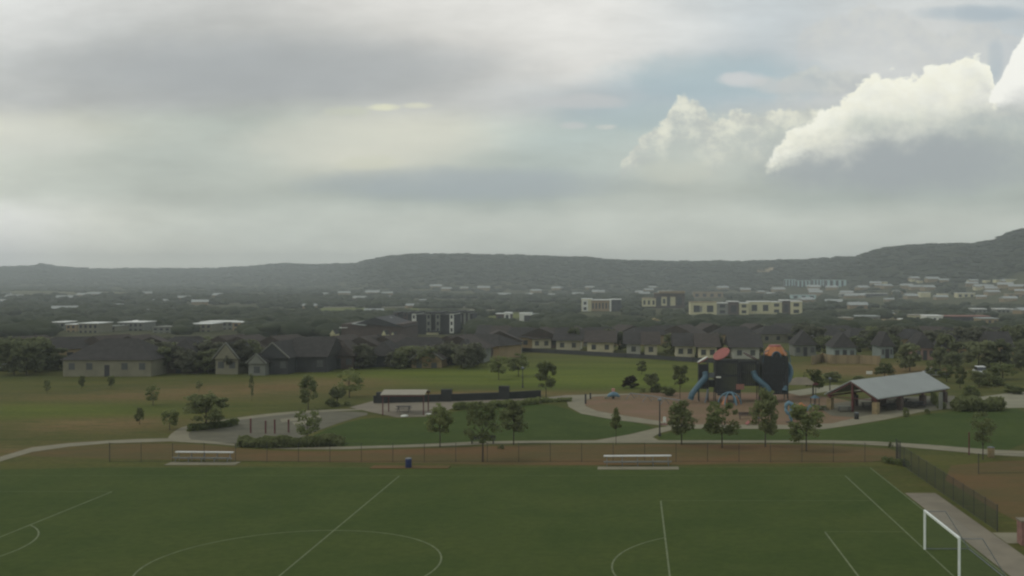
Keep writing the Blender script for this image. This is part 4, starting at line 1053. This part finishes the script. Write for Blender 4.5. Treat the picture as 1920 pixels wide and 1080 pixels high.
# hall with pale sloping roof
def hall():
    p = G(698, 634); s = p.y/F; w = 116*s
    t_ = thing('school_hall', 'large dark brown hall with one pale sloping roof plane', 'hall', (p.x, p.y, p.z-1))
    MB().box(-w/2,w/2,0,26,0,32*s).build('wall', M_WBROWN, t_)
    rr = MB(); W2 = w/2+.5; zt = 32*s+.05
    rr.prism([(-W2*.55,-.8,zt),(W2,-.8,zt-1.2),(W2*.1,-.8,zt+12*s)], (0,27,0)); rr.build('roof', M_WDARK, t_)
    q = MB(); z1 = zt+13*s
    q.add([(-37*s,-1.0,zt+1*s),(-12*s,-1.4,zt-2*s),(19*s,16,zt+9*s),(2*s,16,zt+11*s),(-37*s,-1.0,zt+1*s-.4),(-12*s,-1.4,zt-2*s-.4),(19*s,16,zt+9*s-.4),(2*s,16,zt+11*s-.4)],[(0,1,2,3),(7,6,5,4),(0,4,5,1),(1,5,6,2),(2,6,7,3),(3,7,4,0)])
    q.build('pale_roof', M_ROOFMETAL, t_)
    MB().box(-W2-.1,-W2+14*s,-.6,10,zt-8*s,zt-7*s).build('canopy', M_ROOFWHITE, t_)
    for k in range(4): MB().box(10*s+k*5*s,13*s+k*5*s,-.06,.02,8*s,12*s).build('window', M_GLASS, t_)
hall()
box_building(648, 696, 633, 619, 9, [(0,.78,0,1,0,M_ROOFMETAL,0,0),(.78,1,0,.7,0,M_WGREY,0,0),(0,.09,.05,.85,.4,WW,0,0)], 'grey metal shed with a white end in front of the brown hall', roofm=M_ROOFMETAL, name='shed')
# white office 1
box_building(1090, 1168, 584, 561, 20, [(0,.24,0,1,0,M_WCREAM,0,0),(.02,.16,.1,.9,.5,WW,1,2),(.24,.72,.1,.92,0,WT,6,1),(.72,.95,.05,.96,0,WD,2,2),(.68,.72,.1,.95,.5,WW,0,0)], 'cream and tan office block, leftmost of the pale blocks', name='office_building')
box_building(1204, 1284, 578, 547, 24, [(0,.32,.15,.62,0,M_WCREAM,3,1),(.28,1,0,.90,-2,WB,3,1),(.45,.58,.2,.7,0,M_WCREAM,1,1),(.66,.78,.2,.7,0,M_WCREAM,0,0),(.40,1,.90,1.0,2,M_WTAN,0,0)], 'taller office block with a big pale overhanging roof on brown piers', name='office_building', roofm=M_WTAN)
box_building(1294, 1344, 590, 567, 18, [(0,1,.05,1,0,M_WCREAM,2,1),(.35,.45,.3,.7,.1,M_WGREY,0,0)], 'plain cream block between the brown-piered office and the cream row', name='office_building', roofm=M_WTAN)
box_building(1344, 1404, 590, 566, 16, [(0,.35,.1,.9,0,M_WGREY,1,2),(.35,.7,0,1,0,WB,1,1),(.7,1,.1,.9,0,M_WCREAM,1,2)], 'brown-centred block right of the plain cream block', name='office_building')
box_building(1404, 1504, 589, 564, 18, [(0,.42,.1,.92,0,M_WCREAM,2,1),(.42,.62,.1,.9,.5,M_WCREAM,1,2),(.62,.78,0,1,0,WB,1,1),(.78,1,.05,.94,.2,M_WCREAM,1,2)], 'long cream office row ending in a brown stair tower, rightmost pale block', name='office_building')
box_building(1300, 1356, 558, 548, 20, [(0,1,0,1,0,WT,4,1)], 'tan low block behind the cream buildings', roofm=M_WTAN)
box_building(930, 958, 603, 589, 10, [(0,1,0,1,0,WB,2,1),(.55,.95,.3,1.1,.4,WW,1,1)], 'small brown block with a white corner right of the apartments')
box_building(974, 995, 603, 588, 9, [(0,1,0,1,0,WW,0,0),(.42,1,.2,.8,.2,WD,0,0)], 'small white cube with a dark opening above the row houses')
box_building(968, 1008, 612, 606, 12, [(0,1,0,1,0,WD,0,0)], 'low dark building with a bright white roof edge near the white cube')
for a_, b2, pb, lb in [(716,724,650,'tiny bright gable peeking from the dark trees, leftmost of three'),(732,741,655,'tiny yellowish gable peeking from the dark trees, middle of three'),(743,753,664,'tiny bright gable peeking from the dark trees, lowest of three'),(619,629,648,'tiny bright gable left of the three small gables')]:
    house(a_, b2, pb, 3.2, 1.3, 4, M_WCREAM, M_SHINGLE, lb, 'front', 1, over=.1, name='gabled_house')
def ygable():
    house(1204, 1252, 613, 1.2, 3.0, 12, M_WTAN, mat('yellow_roof', A(126,112,66), .9, .1, .5), 'house with a wide yellowish gable roof among dark trees', 'front', 2)
ygable()
# right-hand low buildings
rb = [
 (1570,1600,606,597,M_WTAN,M_ROOFBEIGE,'low tan building with a pale roof at the left end of the right-hand strip'),
 (1600,1650,603,594,M_WGREY,M_ROOFMETAL,'low grey shed beside the tan building on the right-hand strip'),
 (1648,1692,612,602,WB,M_WTAN,'brown shed with a pale end, lowest of the right-hand strip'),
 (1664,1680,598,590,M_WCREAM,M_WTAN,'little cream block behind the brown shed'),
 (1694,1716,604,600,WD,M_ROOFWHITE,'small dark shed with a white roof right of the brown shed'),
 (1702,1740,600,592,M_WCREAM,M_ROOFBEIGE,'cream shed left of the white box building'),
 (1738,1768,604,593,WW,M_ROOFWHITE,'white box building at the left end of the rust-red shed'),
 (1766,1856,603,594,M_WDARK,M_RUST,'long shed with a rust-red roof at right'),
 (1840,1872,606,598,M_WTAN,M_ROOFMETAL,'grey-roofed shed at the right end of the rust-red one'),
 (1576,1606,556,551,M_WGREY,M_ROOFWHITE,'far shed with a bright white roof, left of the long white one'),
 (1616,1664,556,551,M_WDARK,M_ROOFWHITE,'longest far shed with a bright white roof'),
 (1700,1714,556,551,M_WGREY,M_ROOFMETAL,'smallest far shed between the white roofs'),
 (1726,1745,558,549,M_WCREAM,M_ROOFWHITE,'far pale house with a white roof, first of three'),
 (1761,1778,558,551,M_WCREAM,M_ROOFBEIGE,'far cream house, second of three'),
 (1795,1828,558,550,M_WCREAM,M_ROOFWHITE,'far pale house with a white roof, third of three'),
 (1826,1850,586,580,M_WGREY,M_ROOFWHITE,'white-roofed shed above the rust-red roof, leftmost of three'),
 (1870,1894,586,580,M_WGREY,M_ROOFWHITE,'white-roofed shed above the rust-red roof, middle of three'),
 (1905,1930,587,581,M_WGREY,M_ROOFWHITE,'white-roofed shed cut by the right edge'),
 (1890,1925,558,552,M_WTAN,M_ROOFBEIGE,'yellowish far building at the right edge'),
 (1478,1496,574,563,M_WCREAM,M_ROOFMETAL,'small pale block right behind the cream row'),
 (1484,1530,560,553,M_TEAL,M_ROOFMETAL,'bluish flat building behind the cream row'),
]
for a_, b2, pb, pt_, mw, mr_, lb in rb:
    box_building(a_, b2, pb, pt_, 14, [(0,1,0,1,0,mw,3 if b2-a_ > 20 else 0,1)], lb, roofm=mr_, name='low_building', roof_t=.5)
for a_, b2, pb, pt_, lb in [(1472,1492,537,524,'pale blue-grey far apartment block, left one'),(1494,1520,538,526,'dim far apartment block between the pale ones'),(1524,1546,538,525,'brownish far apartment block'),(1549,1588,539,525,'striped pale far apartment block, right one')]:
    box_building(a_, b2, pb, pt_, 20, [(0,1,0,.9,0,WD,0,0)]+[(x,x+.13,.1,1,.8,M_TEAL,0,0) for x in (.05,.33,.60,.84)], lb, roofm=M_WGREY, name='apartment_block')
for i, (a_, b2, pb) in enumerate([(1819,1832,530),(1848,1857,530),(1868,1876,529),(1887,1910,529),(1830,1852,544),(1708,1716,529),(1722,1730,531),(1740,1746,528),(1656,1664,533)]):
    box_building(a_, b2, pb, pb-4, 14, [(0,1,0,1,0,M_WCREAM,0,0)], 'tiny pale house on the slope below the right-hand hill', roofm=M_ROOFWHITE, name='distant_house', group='tiny pale houses on the right slope')
lb_ = [(34,48,616,608),(58,72,613,606),(94,121,620,605),(124,142,622,609),(147,183,624,607),(222,268,620,605),(236,262,612,603),(356,396,622,608),(376,436,618,604),(436,462,620,605),(188,216,622,613),(286,330,624,614)]
ll = ['smallest pale-roofed building at the far left','next-smallest pale-roofed building at the far left','pale building with a white roof line, third from the left edge','pale building with a yellowish roof line beside the third','longer pale building, fifth from the left edge','broad block with stacked pale roof lines','rear half of the block with stacked pale roof lines','left part of the long white-roofed row','longest white-roofed building of the left strip','right end of the long white-roofed row','dim low building in the gap after the fifth','dim low building left of the long white-roofed row']
for i, (a_, b2, pb, pt_) in enumerate(lb_):
    box_building(a_, b2, pb, pt_, 13, [(0,1,0,1,0,[M_WTAN,M_WBEIGE,M_WGREY][i%3],max(2,int((b2-a_)/9)),2)], ll[i], roofm=M_ROOFWHITE if i<10 else M_WGREY, name='low_building', roof_t=.3, group=None)

TOPL = np.array([(0,628),(70,628),(112,662),(130,634),(280,629),(480,628),(560,628),(610,640),(700,642),(712,656),(756,656),(762,638),(890,632),(900,622),(960,612),(1200,606),(1500,602),(1600,608),(1860,610),(1940,604)], float)
MARK = [(0,'at the left edge'),(118,'over the left half of the long beige house'),(200,'over the right half of the long beige house'),(285,'over the brown house beside the long beige one'),(385,'over the pale gable-fronted house'),(470,'over the pale-edged dark gable'),
 (545,'right of the pale-edged dark gable'),(610,'in line with the pavilion-side meadow trees'),(690,'in line with the small picnic shelter'),(770,'in line with the tan gable'),(840,'left of the first row house'),(900,'at the smallest row houses'),(990,'at the fourth row house'),
 (1060,'at the row house above the path bend'),(1130,'at the cream row house'),(1200,'at the narrow tan row house'),(1270,'just left of the play tower'),(1335,'at the tilted disc roof'),(1400,'between disc roof and orange crown'),(1480,'right of the orange crown'),
 (1550,'at the pale blue-grey house'),(1620,'left of the pavilion ridge'),(1690,'at the salmon house'),(1760,'right of the salmon house'),(1840,'near the right edge')]
def mark(px):
    r0 = MARK[0][1]
    for a0, t0 in MARK:
        if px >= a0: r0 = t0
    return r0
# scattered dark-roofed houses inside the dark belt
def mid_house_proto(mw, mr_, i, w, kind):
    t_ = thing('house', 'x', 'house', (0,0,0)); kids = []
    kids.append(MB().box(-w/2,w/2,-4,4,-.8,2.9).build('wall', mw, t_))
    if kind == 'hip': q = MB().add([(-w/2-.5,-4.5,2.92),(w/2+.5,-4.5,2.92),(w/2+.5,4.5,2.92),(-w/2-.5,4.5,2.92),(-w/2+3.6,0,5.3),(w/2-3.6,0,5.3)],[(0,1,5,4),(1,2,5),(2,3,4,5),(3,0,4),(3,2,1,0)])
    else: q = MB().prism([(-w/2-.5,-4.5,2.92),(w/2+.5,-4.5,2.92),(0,-4.5,5.6)], (0,9,0))
    kids.append(q.build('roof', mr_, t_))
    for k in range(3):
        x = -w/2+w*(k+.5)/3; kids.append(MB().box(x-.6,x+.6,-4.05,-3.98,1.0,2.2).build('window', M_GLASS, t_))
    remember(t_, kids); return t_
protos = [mid_house_proto(M_WBEIGE,M_SHINGLE,0,12,'hip'), mid_house_proto(M_WGREY,M_SHINGLE2,1,11,'gable'), mid_house_proto(M_WTAN,M_SHINGLE,2,14,'hip'), mid_house_proto(M_WBROWN,M_SHINGLE2,3,12,'gable')]
used = set(); HP = []
r_ = random.Random(5)
def place_mid(px, py, lab, grp):
    for _ in range(14):
        p = G(px, py)
        if py-5.6*F/p.y < np.interp(px, TOPL[:,0], TOPL[:,1])+2 and py < 676: py += 3
        else: break
    k = r_.randrange(4); o = protos[k]
    if k in used: o = copy_tree(protos[k])
    used.add(k)
    o.location = p; o.rotation_euler = (0,0,r_.uniform(-.6,.6)); o['label'] = lab+', '+mark(px); o['category'] = 'house'; o['group'] = grp+', '+mark(px)
    HP.append((p.x, p.y))
for py_, xs, lab, grp in [
    (676, [30, 600, 700, 880], 'dark-roofed house behind the meadow crest', 'houses in the trees behind the meadow crest'),
    (658, [60, 200, 300, 420, 520, 630, 740, 800], 'hazy dark-roofed house in the left belt', 'hazy houses in the left tree belt'),
    (645, [130, 260, 360, 470, 580, 690, 780, 850], 'faint farther house in the left belt', 'faint houses far back in the left tree belt'),
    (646, [905, 975, 1050, 1120, 1200, 1290, 1370, 1450], 'near dark roof behind the row houses', 'dark roofs behind the row houses'),
    (634, [940, 1010, 1090, 1160, 1240, 1330, 1410, 1480], 'second-line roof behind the row houses', 'second line of dark roofs behind the row houses'),
    (650, [1540, 1620, 1700, 1790, 1870], 'dark-roofed house in the right belt', 'houses in the right tree belt'),
    (634, [1560, 1650, 1740, 1830, 1900], 'faint higher house in the right belt', 'faint houses in the right tree belt')]:
    for x in xs: place_mid(x+r_.uniform(-14,14), py_+r_.uniform(-4,4), lab, grp)
# distant tiny houses in the valley
dproto = thing('distant_house', 'x', 'house'); dk = [MB().box(-6,6,-4,4,-1,3.2).build('wall', M_WTAN, dproto), MB().prism([(-6.5,-4.5,3.22),(-6.5,4.5,3.22),(-6.5,0,5.6)], (13,0,0)).build('roof', M_ROOFMETAL, dproto)]
remember(dproto, dk); first = True
for i in range(120):
    px = r_.uniform(0, 1920) if i % 3 else r_.uniform(1000, 1920); py = r_.choice([r_.uniform(552,600), r_.uniform(540,566), r_.uniform(526,545) if px > 1500 else r_.uniform(545,575)])
    if 1080 < px < 1510 and py > 556: continue
    o = dproto if first else copy_tree(dproto); first = False
    p = G(px, py); s = r_.uniform(.7, 1.15)*(1+p.y/4000)
    o.location = p; o.scale = (s, s, s*.8); o.rotation_euler = (0,0,r_.uniform(-.5,.5)); o['category'] = 'house'
    lft = px < 960
    o['label'] = 'tiny pale valley house, '+mark(px); o['group'] = 'tiny houses in the hazy valley, '+mark(px)
    HP.append((p.x, p.y))

# ------------------------------------------------------------------ valley fields and roads (draped)
def drape(name, x0, x1, y0, y1, m, label, n=24, off=.25, slant=0.0):
    """strip between two distances; x0,x1 are bearings (px)"""
    mb = MB(); k = 4; vs = []
    for j in range(k+1):
        for i in range(n+1):
            px = x0+(x1-x0)*i/n; Y = y0+(y1-y0)*j/k+slant*(px-x0); X = (px-CX)*Y/F
            vs.append((X, Y, tz(X, Y)+off))
    mb.add(vs, [(j*(n+1)+i, j*(n+1)+i+1, (j+1)*(n+1)+i+1, (j+1)*(n+1)+i) for j in range(k) for i in range(n)])
    tag(mb.build(name, m), label, kind='structure')
M_FIELD = grassmat('far_field', A(92,98,52), A(80,86,48), 0.01, A(96,92,60))
M_FIELDT = grassmat('far_field_tan', A(88,84,60), A(74,76,52), 0.01, A(62,66,44))
M_ROAD = mat('far_road', A(140,136,118), .9, .08, .05)
for a_ in [(602,690,900,1000,M_FIELD),(770,785,880,980,M_FIELD),(880,1092,700,800,M_FIELD),(905,1000,580,620,M_FIELD),(0,250,1500,1900,M_FIELDT),(300,620,1250,1380,M_FIELD),(200,330,760,800,M_FIELD),
           (1560,1760,760,850,M_FIELDT),(1600,1700,560,620,M_FIELD),(640,960,1180,1260,M_FIELDT),(160,260,2300,2800,M_FIELDT),(1300,1500,960,1050,M_FIELDT)]:
    drape('field', a_[0], a_[1], a_[2], a_[3], a_[4], 'pale open field strip in the hazy valley')
drape('road', 600, 880, 1020, 1034, M_ROAD, 'thin pale road across the valley', off=.4); drape('road', 880, 1092, 905, 918, M_ROAD, 'thin pale road left of the office blocks', off=.4)
drape('quarry_scar', 1420, 1450, 2150, 2260, M_WTAN, 'pale bare patch low on the far ridge', n=8, off=.5)

# ------------------------------------------------------------------ tree belt (individuals) and woodland
def blocked(x, y, rad=7.0):
    for hx, hy in HP:
        if abs(hx-x) < rad and -9 < (hy-y) < rad: return True
    return False
zones = [
 # px0,px1,py_lo,py_hi,count,tone,label,group,h range
 (0,112,690,704,9,'mid','tall tree of the big dark clump','trees of the left-edge clump',(6,8.5)),
 (285,480,688,702,28,'dark','crest tree among the left houses','trees among the left crest houses',(4,6.5)),
 (540,900,672,692,44,'dark','crest tree among the middle houses','trees among the middle crest houses',(3.5,5.5)),
 (0,560,640,670,56,'dark','hazy tree behind the left houses','tree belt behind the left houses',(6,9)),
 (560,900,644,670,44,'dark','dark tree below the apartments','tree belt below the apartments',(6,9)),
 (900,1500,612,634,52,'dark','dark tree above the row houses','tree belt above the row houses',(6,9)),
 (890,1480,640,662,9,'dark','dark tree in a row-house gap','trees in the gaps of the row houses',(4,6)),
 (1480,1935,612,668,58,'dark','dark tree of the right belt','tree belt at right',(6,10)),
 (1480,1935,668,690,14,'mid','tree in front of the right houses','trees in front of the right houses',(4,6)),
]
for z0 in zones:
    px0, px1, plo, phi, n, tone, lab, grp, hr = z0
    for i in range(n):
        for tr_ in range(12):
            px = px0+(px1-px0)*(i+r_.uniform(0,1))/n if tr_ < 6 else r_.uniform(px0, px1)
            py = r_.uniform(plo, phi)
            if plo == 640 and phi == 662: py = np.interp(px, [893,1043,1300,1440],[645,657,671,674])-r_.uniform(1,6)
            if plo == 668: 
                if px < 1760: px = r_.uniform(1760,1935) if r_.random()<.5 else px
                py = r_.uniform(662,676) if px < 1700 else r_.uniform(672,700)
            p = G(px, py)
            if not blocked(p.x, p.y, 5): break
        h = r_.uniform(*hr); pxa = CX+F*p.x/p.y; pya = CY+F*(HC-p.z)/p.y
        wd = h*r_.uniform(.85,1.25)
        lim = np.interp(pxa, TOPL[:,0], TOPL[:,1])+r_.uniform(0, 10)
        h = max(min(h, (pya-lim)*p.y/F), 2.2)
        tree(p.x, p.y, h, min(wd, h*1.7), 'round', r_.choice([tone, tone, 'mid']) , lab.split(',')[0]+', '+mark(pxa), grp+', '+mark(pxa), low=True, stem=.12, z=p.z-.2)

# individual row-gap bushes handled above; woodland = one uncountable mass
def lump_proto(seed):
    import bmesh
    bm = bmesh.new(); bmesh.ops.create_icosphere(bm, subdivisions=2, radius=1.0)
    r = np.random.default_rng(seed)
    vs = np.array([v.co[:] for v in bm.verts]); fs = np.array([[v.index for v in f.verts] for f in bm.faces]); bm.free()
    k = r.normal(size=(6,3))*2.4; ph = r.uniform(0,6,6)
    disp = 1+.16*np.sum(np.sin(vs@k.T+ph), axis=1)/1.6+r.normal(0,.09,len(vs))
    return vs*disp[:,None]*np.array([1,1,.75]), fs
LP = [lump_proto(i) for i in range(5)]
N = 15000
Yt = np.exp(rng.uniform(math.log(400), math.log(4200), N*3)); pxt = rng.uniform(-120, 2060, N*3); Xt = (pxt-CX)*Yt/F
Rt = np.interp(pxt, RID[:,0], RID[:,2])
fldt = sn(Xt/230+3, Yt/120, 1.7); clump = sn(Xt/60, Yt/75, 4.1)+.6*sn(Xt/21, Yt/30, 2.2)
openr = (pxt > 1560) & (Yt > 930) & (Yt < 1420) & (rng.uniform(0,1,len(Yt)) < .62)
keep = ~openr & (Yt < Rt*1.01) & ((Yt/Rt > .66) | ((fldt < .42) & (clump > -.15-.5*(Yt<560))))
for (a0,a1,y0,y1) in [(602,690,880,1010),(870,1100,660,810),(765,890,640,690),(1085,1510,640,760),(1500,1940,735,860),(0,250,1450,1900),(640,960,1150,1270),(590,1092,880,930),(590,900,1000,1040),(30,470,640,700),(640,790,420,500),(1560,1940,560,640)]:
    keep &= ~((pxt>a0)&(pxt<a1)&(Yt>y0)&(Yt<y1)&(rng.uniform(0,1,len(Yt))<.93))
for a0, a1, yb in BLD+[(638,790,G(712,634).y),(1200,1256,G(1230,613).y)]:
    keep &= ~((pxt > a0-9) & (pxt < a1+9) & (Yt > yb*.78) & (Yt < yb+26))
Xt, Yt = Xt[keep][:N], Yt[keep][:N]
Zt = terr(Xt, Yt)
VV = []; FF = []; off = 0
for i in range(len(Xt)):
    v_, f_ = LP[i % 5]; s = rng.uniform(2.6, 4.6)*(1+max(0, Yt[i]-900)/2200.)
    zs = s*rng.uniform(.6, 1.0) if Yt[i] < 1500 else s*rng.uniform(.25,.45)
    a = rng.uniform(0, 6.28); ca_, sa_ = math.cos(a), math.sin(a)
    w = np.stack([(v_[:,0]*ca_-v_[:,1]*sa_)*s*1.25, (v_[:,0]*sa_+v_[:,1]*ca_)*s*1.25, v_[:,2]*zs*1.1], 1)+np.array([Xt[i], Yt[i], Zt[i]+zs*.55])
    VV.append(w); FF.append(f_+off); off += len(v_)
VV = np.concatenate(VV); FF = np.concatenate(FF)
me = bpy.data.meshes.new('distant_woodland')
me.vertices.add(len(VV)); me.vertices.foreach_set('co', VV.ravel())
me.loops.add(FF.size); me.loops.foreach_set('vertex_index', FF.ravel().astype(np.int32))
me.polygons.add(len(FF)); me.polygons.foreach_set('loop_start', np.arange(0, FF.size, 3, dtype=np.int32))
me.update(); me.materials.append(FOL['far']); me.polygons.foreach_set('use_smooth', np.ones(len(FF), bool))
wo_ = bpy.data.objects.new('distant_woodland', me); COL.objects.link(wo_); tag(wo_, 'hazy woodland covering the valley and the far hills', kind='stuff')

# ------------------------------------------------------------------ haze
hb = MB().box(-5900, 5900, -56, 5700, -12.5, 150)
m = bpy.data.materials.new('haze'); m.use_nodes = True; m.node_tree.nodes.clear()
vo = m.node_tree.nodes.new('ShaderNodeVolumePrincipled'); ou = m.node_tree.nodes.new('ShaderNodeOutputMaterial')
vo.inputs['Color'].default_value = (.79, .85, .86, 1); vo.inputs['Density'].default_value = 0.00025; vo.inputs['Anisotropy'].default_value = 0.1
m.node_tree.links.new(vo.outputs[0], ou.inputs['Volume'])
hz = hb.build('haze', m); tag(hz, 'thin damp haze filling the valley', kind='stuff')
